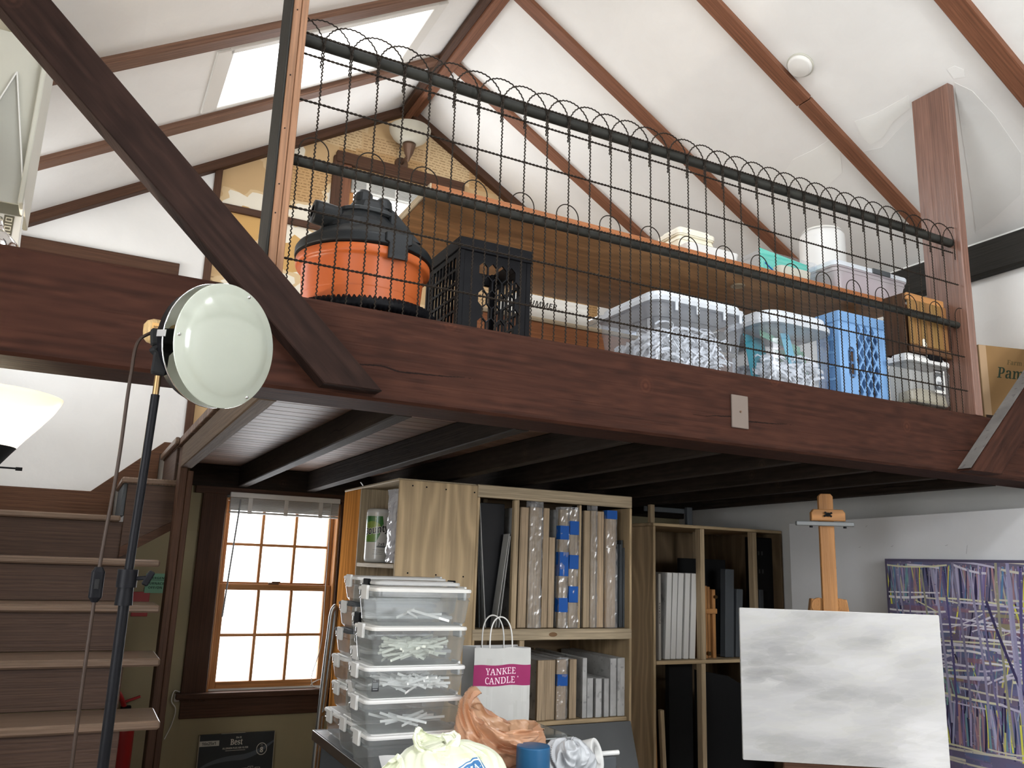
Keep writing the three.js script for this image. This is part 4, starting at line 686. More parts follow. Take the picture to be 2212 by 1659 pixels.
{
  const o = bin('storage_bin', 'small grey lidded bin with a black latch and picture label by the right post', 'bin', [3.1, PT, -2.245], 0.272, 0.213, 0.11, { r: 0.018, lid: M.lid, taper: 0.95, mat: M.milky });
  part(o, 'latch', B(-0.01, 0.075, 0.19, 0.216, 0.052, 0.064, 'x', 0.004), M.black);
  const t = canvasTex(160, 240, (x) => { x.fillStyle = '#d8d8d2'; x.fillRect(0, 0, 160, 240); x.fillStyle = '#1c1c1c'; x.fillRect(0, 0, 140, 40); x.fillStyle = '#e8e8e8'; x.font = 'bold 22px sans-serif'; x.fillText('Latch Box', 10, 28, 118); x.fillStyle = '#55585a'; x.fillRect(0, 40, 140, 170); x.fillStyle = '#c9cccc'; x.beginPath(); x.ellipse(75, 120, 50, 55, 0, 0, 7); x.fill(); x.fillStyle = '#77797a'; x.fillRect(44, 120, 60, 46); });
  part(o, 'label', new THREE.PlaneGeometry(0.07, 0.1).translate(0.055, 0.105, 0.0545), mat(0xffffff, { map: t }));
  part(o, 'contents', at(loft([[0.006, 0.23, 0.08, 0.012], [0.05, 0.23, 0.08, 0.03], [0.07, 0.12, 0.05, 0.02]], true, true), 0.01, 0, 0), mat(col(0.45, 0.38, 0.26), { roughness: 0.9 }));
}
{
  const o = thing('wooden_crate', 'brown wooden slatted box on the grey lidded bin beside the right post', 'box', [3.115, PT + 0.2135, -2.25]);
  const y0 = PT + 0.2135, y1 = 1.19;
  for (let i = 0; i < 7; i++) part(o, 'slat', B(2.99 + i * 0.035, 2.99 + i * 0.035 + 0.0325, y0 + 0.034, y1 - 0.03, -2.197 - rr(0, 0.004), -2.186, 'y', 0.004), wood(col(0.3 + 0.05 * rnd(), 0.16 + 0.03 * rnd(), 0.06)));
  part(o, 'rail', B(2.985, 3.225, y1 - 0.032, y1, -2.205, -2.19, 'x', 0.005), M.oak); part(o, 'rail', B(2.98, 3.245, y0, y0 + 0.032, -2.2, -2.18, 'x', 0.005), wood(col(0.16, 0.08, 0.04)));
  part(o, 'side_panel', B(2.98, 2.992, y0, y1, -2.31, -2.2055, 'y'), wood(col(0.1, 0.05, 0.025))); part(o, 'back_panel', B(2.993, 3.235, y0, y1, -2.312, -2.3, 'y'), M.trim);
  part(o, 'paint_chip', at(uvBox(ext(poly([[-0.012, -0.02], [0.014, -0.02], [0.012, 0.006], [-0.003, 0.02], [-0.012, 0.014]]), 0.001), 'x'), 3.068, y0 + 0.046, -2.185), mat(col(0.7, 0.66, 0.55)));
}
// ---- things on top of the table
{ const T0 = 1.2795;
  bin('plastic_tub', 'cream plastic tub with a lid on the loft table', 'tub', [2.205, T0, -2.68], 0.2, 0.17, 0.15, { r: 0.015, taper: 0.86, mat: mat(col(0.72, 0.68, 0.54), { roughness: 0.45 }), lid: mat(col(0.74, 0.71, 0.6), { roughness: 0.4 }) });
  const l = thing('tub_lid', 'white plastic lid lying in front of the cream tub', 'lid', [2.2, T0, -2.545], { local: true });
  part(l, 'plate', loft([[0, 0.26, 0.1, 0.02], [0.04, 0.28, 0.11, 0.022], [0.043, 0.275, 0.105, 0.02]], true, true), M.lid);
  const b = bin('plastic_box', 'open clear plastic box with teal card sheets on the loft table', 'box', [2.735, T0, -2.69], 0.36, 0.172, 0.2, { r: 0.012, taper: 0.9, open: true });
  part(b, 'card_sheet', at(B(-0.15, 0.15, 0, 0.142, -0.002, 0.002), -0.005, 0.022, 0.07, -0.1, 0, -0.09), mat(col(0.06, 0.55, 0.42), { roughness: 0.6 })); part(b, 'card_sheet', at(B(-0.1, 0.1, 0, 0.15, -0.002, 0.002), 0.03, 0.022, 0.0, -0.1, 0.05, 0.02), mat(col(0.1, 0.62, 0.5), { roughness: 0.6 }));
  part(b, 'blue_pen', at(cyl(0.003, 0.003, 0.1, 8), -0.12, 0.06, 0.105, 0.2, 0, 1.1), M.tape);
  const c = thing('tub_lid', 'small cream round cornered lid leaning before the teal box', 'lid', [2.67, T0, -2.52], { local: true });
  part(c, 'plate', loft([[0, 0.18, 0.05, 0.02], [0.045, 0.2, 0.055, 0.024], [0.048, 0.19, 0.05, 0.022]], true, true), M.creamPaint);
  const j = thing('plastic_canister', 'tall white plastic canister standing on the loft table', 'canister', [3.26, T0, -2.865]);
  part(j, 'body', lathe([[0, 0], [0.105, 0], [0.112, 0.01], [0.115, 0.43], [0.112, 0.455], [0.098, 0.475], [0, 0.48]], 48).translate(3.26, T0, -2.865), M.lid); part(j, 'cap', lathe([[0.1, 0.474], [0.1, 0.48], [0.094, 0.487], [0, 0.49]], 40).translate(3.26, T0, -2.865), M.paint);
  const p = bin('storage_bin', 'translucent pinkish bin of mauve cloth with a white rim on the table end', 'bin', [3.17, T0, -2.61], 0.5, 0.155, 0.23, { r: 0.03, taper: 0.86, lidH: 0.02, mat: new THREE.MeshPhysicalMaterial({ color: col(0.78, 0.72, 0.74), transmission: 0.55, roughness: 0.45, thickness: 0 }), lid: M.lidClear });
  const pts = [[-0.2, 0.01], [0.2, 0.01], [0.2, 0.075], [0.14, 0.085], [0.07, 0.09], [0.02, 0.11], [-0.05, 0.105], [-0.09, 0.118], [-0.14, 0.1], [-0.2, 0.06]];
  part(p, 'mauve_cloth', ext(poly(pts), 0.16, 0.01).translate(0, 0.012, -0.08), mat(col(0.3, 0.2, 0.26), { roughness: 0.9 }));
  part(p, 'latch', B(-0.01, 0.11, 0.122, 0.146, 0.117, 0.125, 'x', 0.003), M.slate);
}
{ const c = thing('white_carton', 'white carton marked SUMMER on the low cabinet behind the black crate', 'box', [1.92, 1.1455, -3.4], { local: true });
  const t = canvasTex(512, 192, (x) => { x.fillStyle = '#e4e2da'; x.fillRect(0, 0, 512, 192); x.fillStyle = '#2a2620'; x.font = 'italic bold 56px sans-serif'; x.fillText('SUMMER', 40, 76, 250); });
  part(c, 'carton', B(-0.2, 0.2, 0, 0.14, -0.13, 0.06, 'x'), mat(col(0.72, 0.71, 0.67))); part(c, 'label', new THREE.PlaneGeometry(0.38, 0.13).translate(0, 0.07, 0.0608), mat(0xffffff, { map: t }));
  bin('storage_bin', 'low clear plastic box beside the white carton on the low cabinet', 'bin', [2.27, 1.1455, -3.37], 0.26, 0.085, 0.2, { r: 0.025, lid: M.clear });
}
{ const t = canvasTex(512, 512, (x) => {
    x.fillStyle = '#8d6d45'; x.fillRect(0, 0, 512, 512); x.fillStyle = '#b09372'; x.fillRect(0, 0, 50, 420);
    x.fillStyle = '#2f1d10'; x.fillRect(8, 420, 66, 26); x.strokeStyle = '#a8563c'; x.lineWidth = 5; x.beginPath(); x.moveTo(14, 486); x.lineTo(40, 458); x.lineTo(66, 486); x.moveTo(28, 480); x.lineTo(28, 510); x.moveTo(52, 480); x.lineTo(52, 510); x.stroke();
    x.fillStyle = '#243423'; x.font = 'italic bold 92px serif'; x.fillText('Pammy', 108, 190, 330); x.strokeStyle = '#243423'; x.lineWidth = 7; x.beginPath(); x.moveTo(300, 210); x.quadraticCurveTo(240, 240, 290, 270); x.quadraticCurveTo(320, 290, 290, 320); x.stroke();
    x.fillStyle = 'rgba(60,60,30,0.6)'; x.font = 'italic bold 40px serif'; x.fillText('Farm fresh', 190, 104, 280);
    x.strokeStyle = '#5b4a22'; x.lineWidth = 5; x.beginPath(); x.moveTo(136, 340); x.lineTo(136, 366); x.lineTo(124, 366); x.lineTo(148, 400); x.lineTo(172, 366); x.lineTo(160, 366); x.lineTo(160, 340); x.closePath(); x.stroke(); });
  const o = thing('cardboard_box', 'brown cardboard box with green lettering right of the railing post', 'box', [3.62, PT - 0.04, -2.42], { local: true, ry: -0.25 });
  o.position.set(3.63, BT + E + 0.0008, -2.31);
  part(o, 'carton', B(0, 0.4, 0, 0.41, -0.2, 0, 'y', 0.002), mat(col(0.32, 0.21, 0.11), { roughness: 0.85 })); part(o, 'printed_front', new THREE.PlaneGeometry(0.398, 0.406).translate(0.2, 0.205, 0.0008), mat(0xffffff, { map: t, roughness: 0.85 }));
}
// ------------------------------------------------------------------ below the loft: plywood cabinet and canvas rack
const RF = -3.65, RXL = 1.297, RXM = 1.70, RXR = 2.614, RT = 0.381;
{
  const o = thing('plywood_cabinet', 'tall plywood cabinet with an open side niche beside the canvas rack', 'cabinet', [1.5, FLOOR, -4.1]);
  part(o, 'front_panel', B(RXL, RXM - 0.001, FLOOR, RT - 0.008, RF - 0.018, RF, 'y'), M.ply);
  const k = []; for (const [x, y] of [[1.36, 0.36], [1.43, 0.358], [1.53, 0.354], [1.68, 0.35], [1.36, -0.04], [1.5, -0.045], [1.64, -0.05]]) part(o, 'screw_hole', at(cyl(0.004, 0.004, 0.0015, 8), x, y - 0.012, RF + 0.0006, Math.PI / 2), M.blackMatt);
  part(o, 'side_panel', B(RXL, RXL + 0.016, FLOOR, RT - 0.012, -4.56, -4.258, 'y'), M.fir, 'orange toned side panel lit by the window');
  part(o, 'niche_divider', B(RXL - 0.001, 1.68, FLOOR, RT - 0.012, -4.257, -4.243, 'y'), M.plyEdge);
  part(o, 'top_panel', B(RXL - 0.002, RXM, RT - 0.012, RT, -4.56, RF - 0.019, 'z'), M.plyEdge);
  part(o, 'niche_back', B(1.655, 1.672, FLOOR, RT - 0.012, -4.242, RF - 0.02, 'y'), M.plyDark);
  part(o, 'shelf', B(RXL, 1.654, -0.034, -0.013, -4.242, RF - 0.02, 'z'), M.plyEdge);
  part(o, 'shelf', B(RXL + 0.003, 1.654, -0.72, -0.7, -4.242, RF - 0.02, 'z'), M.ply);
  part(o, 'bent_nail', tube(curve([[1.3, RT - 0.0, -4.235], [1.298, RT + 0.006, -4.235], [1.285, RT + 0.02, -4.235]], 8), 0.003, 6), M.steel);
}
{
  const o = thing('paper_towel_roll', 'white and green wrapped roll of paper towels in the cabinet niche', 'paper towels', [1.376, -0.0125, -4.165], { local: true, ry: 0 });
  const t = canvasTex(768, 512, (x) => {
    x.fillStyle = '#d8d6cf'; x.fillRect(0, 0, 768, 512);
    x.fillStyle = '#3f7a3a'; x.beginPath(); x.moveTo(70, 40); x.lineTo(322, 40); x.lineTo(338, 150); x.lineTo(270, 330); x.lineTo(70, 330); x.fill(); x.fillStyle = '#8aa23c'; x.beginPath(); x.ellipse(215, 160, 90, 62, 0, 0, 7); x.fill(); x.fillStyle = '#6e9a3a'; x.fillRect(100, 235, 170, 90);
    x.save(); x.translate(128, 258); x.rotate(-0.2); x.font = 'bold italic 112px sans-serif'; x.lineWidth = 12; x.strokeStyle = '#d8d6cf'; x.strokeText('Bounty', 0, 0, 270); x.fillStyle = '#121312'; x.fillText('Bounty', 0, 0, 270); x.restore();
    x.fillStyle = '#5e6262'; x.fillRect(276, 372, 108, 16); x.font = 'bold 44px sans-serif'; x.fillText('2x8', 286, 368); x.font = '17px sans-serif'; x.fillText('PAPER TOWELS', 240, 424); x.fillText('2-PLY SHEETS', 240, 446); x.fillText('ESSUIE-TOUT', 240, 468);
  });
  const b = part(o, 'roll', lathe([[0, 0], [0.052, 0], [0.062, 0.008], [0.0635, 0.02], [0.0635, 0.255], [0.061, 0.268], [0.05, 0.275], [0, 0.272]], 48), mat(col(0.7, 0.7, 0.67), { roughness: 0.35 }));
  const pg = new THREE.CylinderGeometry(0.0642, 0.0642, 0.232, 48, 1, true); part(o, 'printed_wrapper', pg.translate(0, 0.137, 0).rotateY(-2.63), new THREE.MeshPhysicalMaterial({ map: t, roughness: 0.3, clearcoat: 0.7, clearcoatRoughness: 0.15 }));
}
function crumple(w, h, d, amp, nx = 14, ny = 26, s = 3) {      // a crinkled film round a board
  const g = new THREE.BoxGeometry(w, h, d, nx, ny, 4), p = g.attributes.position, q = lattice(64, 31 + s);
  for (let i = 0; i < p.count; i++) { const x = p.getX(i), y = p.getY(i), z = p.getZ(i), a = (noise(x * 60 + s * 7, y * 30 + s) - 0.5) * 2 + (noise(x * 130 + 5 * s, y * 90 + z * 60) - 0.5), b = noise(z * 50 + s, y * 34 + 3 * s) - 0.5; p.setXYZ(i, x + b * amp * 1.4, y + 0.5 * amp * (noise(x * 50, s) - 0.5), z + a * amp); }
  const f = g.toNonIndexed(); f.computeVertexNormals(); return f;
}
{ const o = thing('wrapped_bundle', 'crinkled clear plastic wrapped bundle standing beside the paper towels', 'bundle', [1.33, -0.0125, -3.79], { local: true });
  part(o, 'bundle', B(-0.014, 0.024, 0.003, 0.34, -0.036, 0.036, 'y', 0.01), mat(col(0.6, 0.6, 0.62))); part(o, 'plastic_film', crumple(0.05, 0.345, 0.085, 0.012, 6, 30, 5).translate(0.006, 0.175, 0), new THREE.MeshPhysicalMaterial({ color: col(0.9, 0.9, 0.92), transmission: 0.55, roughness: 0.12, thickness: 0 }));
}
{
  const o = thing('canvas_rack', 'pale wooden storage rack filled with stretched canvases on edge', 'rack', [2.15, FLOOR, -4.0]);
  const z0 = RF - 0.6, MS = -0.302;
  part(o, 'top_rail', B(RXM, RXR, RT - 0.062, RT - 0.001, RF - 0.02, RF, 'x'), M.plyEdge); part(o, 'mid_rail', B(RXM, RXR, MS - 0.052, MS, RF - 0.02, RF, 'x'), M.plyEdge);
  part(o, 'side_post', B(RXM, RXM + 0.014, FLOOR, RT - 0.063, z0, RF - 0.0005, 'y'), M.ply); part(o, 'side_panel', B(RXR - 0.014, RXR, FLOOR, RT - 0.063, z0, RF - 0.0005, 'y'), M.ply);
  part(o, 'mid_shelf', B(RXM + 0.015, RXR - 0.015, MS - 0.02, MS - 0.001, z0, RF - 0.021, 'x'), M.ply); part(o, 'low_shelf', B(RXM + 0.015, RXR - 0.015, -0.755, -0.735, z0, RF - 0.021, 'x'), M.ply);
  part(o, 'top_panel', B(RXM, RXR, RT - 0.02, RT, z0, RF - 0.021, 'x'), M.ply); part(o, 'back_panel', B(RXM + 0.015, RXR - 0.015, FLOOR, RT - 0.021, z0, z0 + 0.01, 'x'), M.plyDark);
  for (const [x, y0, y1, z, dw] of [[1.905, MS, RT - 0.063, RF - 0.004], [2.3022, MS, RT - 0.063, RF - 0.03, 0.0135], [2.0, MS, RT - 0.021, z0 + 0.03], [1.955, -0.734, MS - 0.053, RF - 0.004], [2.262, -0.734, MS - 0.053, RF - 0.565], [2.03, -0.734, MS - 0.053, z0 + 0.03]]) part(o, 'divider', B(x, x + (dw ?? 0.028), y0, y1, z - 0.03, z, 'y'), M.pine);
  part(o, 'knot', at(new THREE.SphereGeometry(0.02, 16, 8).scale(1.2, 0.55, 0.06), 2.14, MS - 0.026, RF + 0.0004), mat(col(0.2, 0.11, 0.05)));
}
// canvases: a stretched canvas seen on its edge; taped or wrapped ones carry tape and film
function canvasOnEdge(label, x0, x1, y0, top, group, opt = {}) {
  const z = (opt.z ?? RF - 0.035) - rr(0, 0.012), d = opt.d ?? 0.5, c = [(x0 + x1) / 2, y0, z], w = x1 - x0, h = top - y0;
  const o = thing('stretched_canvas', label, 'canvas', c, { local: true, group }); if (opt.lean) o.rotation.z = opt.lean;
  part(o, 'stretcher_edge', B(-w / 2, w / 2, 0.0008, h, -0.018, 0, 'y', 0.002), opt.m ?? M.pines[Math.floor(rnd() * 3)]);
  part(o, 'canvas_face', B(-w / 2 + 0.001, w / 2 - 0.001, 0.0008, h, -d, -0.0185, 'z', 0.002), opt.face ?? M.canvasWhite);
  for (const [f, t] of opt.tape ?? []) part(o, 'blue_tape', B(-w / 2 - 0.001, w / 2 + 0.001, h * f, h * f + t, -0.03, 0.0125, 'x', 0.001), M.tape);
  if (opt.film) part(o, 'plastic_film', crumple(w + 0.002, h + (opt.tall ?? 0.02), 0.045, 0.0045, 6, 40, Math.floor(x0 * 40)).translate(0, (h + (opt.tall ?? 0.02)) / 2, -0.012), M.wrap);
  return o;
}
{
  const ox = (zx) => onZ(980 + zx / 2.595, 1230, RF - 0.035).x, g1 = 'canvases on the upper rack shelf', y0 = -0.3005;
  const hy = (zx, zy) => onZ(980 + zx / 2.595, 1020 + zy / 2.595, RF - 0.035).y;
  const up = [
    ['bare pale canvas edge first right of the leaning black sheets', 370, 418, 195], ['plastic wrapped thick canvas second right of the black sheets', 424, 494, 195, { film: true, tall: 0.03 }], ['thin pale canvas edge between the wrapped canvas and the short one', 503, 536, 200], ['shortest pale canvas on the upper rack shelf', 540, 572, 365],
    ['plastic wrapped canvas with three wide blue tapes, left of its pair', 592, 640, 208, { film: true, tall: 0.012, tape: [[0.13, 0.07], [0.43, 0.12], [0.74, 0.07]] }], ['plastic wrapped canvas with three blue tapes, right of its pair', 648, 697, 208, { film: true, tall: 0.012, tape: [[0.21, 0.08], [0.49, 0.07], [0.78, 0.07]] }],
    ['bare pale canvas edge just right of the rack divider', 733, 766, 215], ['narrow canvas wrapped in shiny crinkled film', 771, 804, 215, { film: true, tall: 0.04 }], ['bare pale canvas between two plastic wrapped ones at the right', 811, 847, 220], ['wide wrapped canvas with one blue tape at its top', 852, 908, 225, { film: true, tall: 0.01, tape: [[0.94, 0.045]] }],
  ];
  for (const [l, a, b, t, opt] of up) canvasOnEdge(l, ox(a), ox(b), y0, hy((a + b) / 2, t), g1, opt);
  const g2 = 'canvases on the lower rack shelf', yl = -0.7345;
  const lo = [
    ['bare pale canvas edge just right of the lower rack divider', 470, 519, 1055], ['second bare pale canvas on the lower rack shelf', 525, 575, 1055], ['lower shelf canvas with one blue tape and plastic wrap', 581, 637, 1052, { film: true, tall: 0.01, tape: [[0.56, 0.055]] }], ['bare canvas edge left of the second lower divider', 655, 694, 1050],
    ['tall white canvas edge right of the second lower divider', 724, 748, 1042, { m: M.canvasWhite }], ['first of three short white canvases on the lower shelf', 752, 785, 1155, { m: M.canvasWhite }], ['middle of three short white canvases on the lower shelf', 798, 832, 1157, { m: M.canvasWhite }], ['last of three short white canvases on the lower shelf', 845, 872, 1157, { m: M.canvasWhite }],
    ['grey white canvas edge before the blue strip', 884, 918, 1045, { m: M.canvasWhite }], ['narrow grey canvas edge touching the blue strip', 921, 948, 1042, { m: M.canvasWhite }], ['dark blue canvas edge near the right side of the rack', 951, 971, 1042, { m: mat(col(0.02, 0.04, 0.11)) }], ['white canvas edge against the right side of the rack', 974, 994, 1040, { m: M.canvasWhite }],
  ];
  const ol = (zx) => onZ(980 + zx / 2.595, 1490, RF - 0.035).x;
  for (const [l, a, b, t, opt] of lo) canvasOnEdge(l, Math.min(ol(a), RXR - 0.045), Math.min(ol(b), RXR - 0.017), yl, hy((a + b) / 2, t), g2, opt);
  // leaning black sheets in the left bay
  const o = thing('black_portfolio', 'large dark plastic covered panel filling the left bay of the rack', 'panel', [1.81, y0, -3.9]);
  part(o, 'panel', B(1.735, 1.895, y0 + 0.0008, 0.3, -4.2, -3.74, 'y'), mat(col(0.012, 0.012, 0.013), { roughness: 0.4, specularIntensity: 0.3 }));
  const sheets = [[1.722, 1.778, 0.29, 'pale edged thin board leaning right across the dark panel'], [1.889, 1.832, 0.15, 'first thin board leaning left by the rack divider'], [1.896, 1.85, 0.14, 'second thin board leaning left by the rack divider'], [1.718, 1.745, 0.2, 'thin dark board standing along the left rack side']];
  sheets.forEach(([xt, xb, yt, l], i) => solo('thin_board', l, 'board', bar(V(xb, y0 + 0.004, -3.7), V(xt, yt, -3.7), 0.06, 0.004, V(1, 0, 0), 0.001), i === 3 ? M.slate : mat(col(0.42, 0.42, 0.4)), [xb, y0, -3.7]));
  const st = thing('dark_board_stack', 'dark corrugated boards standing at the right end of the upper rack shelf', 'boards', [2.55, y0, -3.75]);
  for (let i = 0; i < 7; i++) part(st, 'board', B(2.522 + i * 0.0112, 2.531 + i * 0.0112, y0 + 0.0008, 0.12 + rr(-0.02, 0.03), -4.1, -3.69 - rr(0, 0.02), 'y', 0.001), M.slate);
}
// ------------------------------------------------------------------ second rack in the dark, right
{
  const F = -4.0, L = 3.017, Rr = 4.03, TT = 0.275, MM = -0.512;
  const o = thing('dark_storage_rack', 'taller unfinished plywood rack in the dark corner behind the easel', 'rack', [3.5, FLOOR, -4.4]);
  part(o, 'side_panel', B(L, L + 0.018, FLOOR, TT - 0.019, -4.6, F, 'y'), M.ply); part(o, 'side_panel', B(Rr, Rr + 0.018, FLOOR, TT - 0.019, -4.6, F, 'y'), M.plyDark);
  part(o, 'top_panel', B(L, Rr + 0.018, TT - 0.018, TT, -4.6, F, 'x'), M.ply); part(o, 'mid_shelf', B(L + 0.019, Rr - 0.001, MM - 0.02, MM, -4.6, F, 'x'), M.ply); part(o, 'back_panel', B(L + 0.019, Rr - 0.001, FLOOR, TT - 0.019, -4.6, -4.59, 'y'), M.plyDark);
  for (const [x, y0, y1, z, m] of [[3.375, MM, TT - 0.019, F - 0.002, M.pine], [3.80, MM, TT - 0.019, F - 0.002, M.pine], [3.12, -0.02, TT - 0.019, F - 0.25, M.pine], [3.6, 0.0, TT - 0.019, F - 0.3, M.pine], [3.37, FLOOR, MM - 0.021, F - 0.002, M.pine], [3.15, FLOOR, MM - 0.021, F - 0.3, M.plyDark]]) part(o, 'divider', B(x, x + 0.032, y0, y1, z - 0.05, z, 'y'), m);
  const g = 'white canvases in the dark rack';
  const spec = [[281, 256, 312, 287], [319, 291, 347, 321], [352, 324, 382, 356], [388, 362, 417, 391], [423, 398, 450, 430]];
  const words = ['leftmost white canvas leaning in the dark rack', 'second white canvas leaning in the dark rack', 'middle one of five white canvases in the dark rack', 'fourth white canvas leaning in the dark rack', 'fifth white canvas, against the post in the dark rack'];
  spec.forEach(([a, b, c, d], i) => { const xb = onZ(1340 + b / 2.681, 1424, F - 0.06).x, xb2 = onZ(1340 + d / 2.681, 1424, F - 0.06).x, xt = onZ(1340 + a / 2.681, 1182, F - 0.06).x, h = 0.5; canvasOnEdge(words[i], xb, xb2 - 0.002, MM + 0.001, MM + h, g, { z: F - 0.05, d: 0.4, m: M.paint, face: M.canvasWhite, lean: -Math.atan((xt - xb) / h) * 0.55 }); });
  const bt = canvasTex(32, 512, (x) => { x.fillStyle = '#a9a498'; x.fillRect(0, 0, 32, 512); x.save(); x.translate(24, 300); x.rotate(-Math.PI / 2); x.fillStyle = '#2b2622'; x.font = 'bold 26px sans-serif'; x.fillText('FUNERALS', 0, 0, 150); x.restore(); });
  const pb = thing('printed_board', 'thin printed board with vertical lettering left of the white canvases', 'board', [3.085, MM + 0.001, F - 0.03], { local: true });
  part(pb, 'board', B(-0.008, 0.008, 0, 0.49, -0.3, 0, 'y', 0.001), mat(col(0.4, 0.38, 0.35))); part(pb, 'printed_edge', new THREE.PlaneGeometry(0.0155, 0.486).translate(0, 0.245, 0.0006), mat(0xffffff, { map: bt }));
  // folded easel
  const fe = thing('folded_easel', 'folded orange brown wooden easel standing in the dark rack', 'easel', [3.5, MM + 0.001, F - 0.06]);
  for (const [x, w, t, z] of [[3.43, 0.024, -0.07, -0.02], [3.462, 0.026, -0.085, 0], [3.5, 0.02, -0.09, -0.015], [3.528, 0.024, -0.105, 0]]) part(fe, 'leg', B(x - w / 2, x + w / 2, MM + 0.001, t, F - 0.1 + z, F - 0.065 + z, 'y'), M.oak);
  part(fe, 'crossbar', B(3.42, 3.54, -0.25, -0.22, F - 0.062, F - 0.05, 'x'), M.oak); part(fe, 'bolt', at(cyl(0.012, 0.012, 0.02, 10), 3.47, MM + 0.03, F - 0.055, Math.PI / 2), M.brass); part(fe, 'bolt', at(cyl(0.01, 0.01, 0.02, 10), 3.53, -0.15, F - 0.055, Math.PI / 2), M.brass);
  const dk = [[3.64, 0.07, 0.02, -0.03, 'tall charcoal board right of the folded easel'], [3.715, 0.05, -0.1, -0.05, 'shorter charcoal board right of the folded easel'], [3.865, 0.035, -0.1, 0, 'charcoal board right of the last rack divider', -0.008]];
  dk.forEach(([x, w, t, lean, l, dz]) => { const q = solo('charcoal_board', l, 'board', B(-w / 2, w / 2, 0.003, t - MM, -0.05, 0, 'y'), M.slate, [x, MM + 0.001, F + (dz ?? -0.06)], { local: true }); q.rotation.z = lean; });
  const kp = canvasTex(256, 512, (x) => { x.fillStyle = '#131415'; x.fillRect(0, 0, 256, 512); x.strokeStyle = '#7d7f80'; x.lineWidth = 7; x.beginPath(); x.arc(54, 100, 15, 0, 7); x.stroke(); x.fillStyle = '#4a4c4d'; for (const [a, b] of [[84, 56], [124, 56], [88, 136], [128, 136]]) x.fillRect(a, b, 18, 18); });
  const k = thing('black_board', 'black panel with a pale ring and four small squares in the dark rack', 'panel', [3.97, MM + 0.001, F - 0.07], { local: true });
  part(k, 'panel', B(-0.13, 0.058, 0, 0.74, -0.05, 0, 'y'), M.black); part(k, 'printed_face', new THREE.PlaneGeometry(0.184, 0.73).translate(-0.036, 0.367, 0.0008), mat(0xffffff, { map: kp }));
  solo('black_board', 'tall black panel behind the folded easel in the dark rack', 'panel', B(3.415, 3.79, MM + 0.001, 0.08, F - 0.28, F - 0.25, 'y'), M.blackMatt, [3.6, MM, F - 0.26]);
  solo('black_board', 'large black panel left of the lower post in the dark rack', 'panel', B(3.19, 3.365, FLOOR, MM - 0.03, F - 0.12, F - 0.08, 'y'), M.blackMatt, [3.28, FLOOR, F - 0.1]);
  solo('black_board', 'large round topped black panel right of the lower post in the dark rack', 'panel', uvBox(ext(poly([[3.41, FLOOR], [4.0, FLOOR], [4.0, -0.9], [3.85, -0.72], [3.65, -0.62], [3.41, -0.58]]), 0.03, 0.003), 'y').translate(0, 0, F - 0.12), M.blackMatt, [3.7, FLOOR, F - 0.1]);
  solo('wood_offcut', 'reddish wood offcut leaning at the lower left of the dark rack', 'offcut', bar(V(3.075, FLOOR + 0.01, F - 0.05), V(3.05, -0.78, F - 0.05), 0.03, 0.02, V(1, 0, 0)), M.oak, [3.07, FLOOR, F - 0.05]);
  solo('wood_offcut', 'pale wood offcut leaning beside the black panel in the dark rack', 'offcut', bar(V(3.15, FLOOR + 0.01, F - 0.05), V(3.105, -0.785, F - 0.05), 0.03, 0.026, V(1, 0, 0)), M.pine, [3.15, FLOOR, F - 0.05]);
  const fr = thing('stored_frame', 'grey wooden frame pieces standing on top of the dark rack', 'frame', [3.05, TT, F - 0.1]);
  part(fr, 'upright', B(2.985 + 0.035, 3.052, TT + 0.001, 0.384, F - 0.06, F - 0.03, 'y'), M.pine); part(fr, 'upright', B(3.3, 3.34, TT + 0.001, 0.384, F - 0.06, F - 0.03, 'y'), M.slate); part(fr, 'crossbar', B(3.0, 3.36, 0.345, 0.375, F - 0.075, F - 0.061, 'x'), M.slate);
}
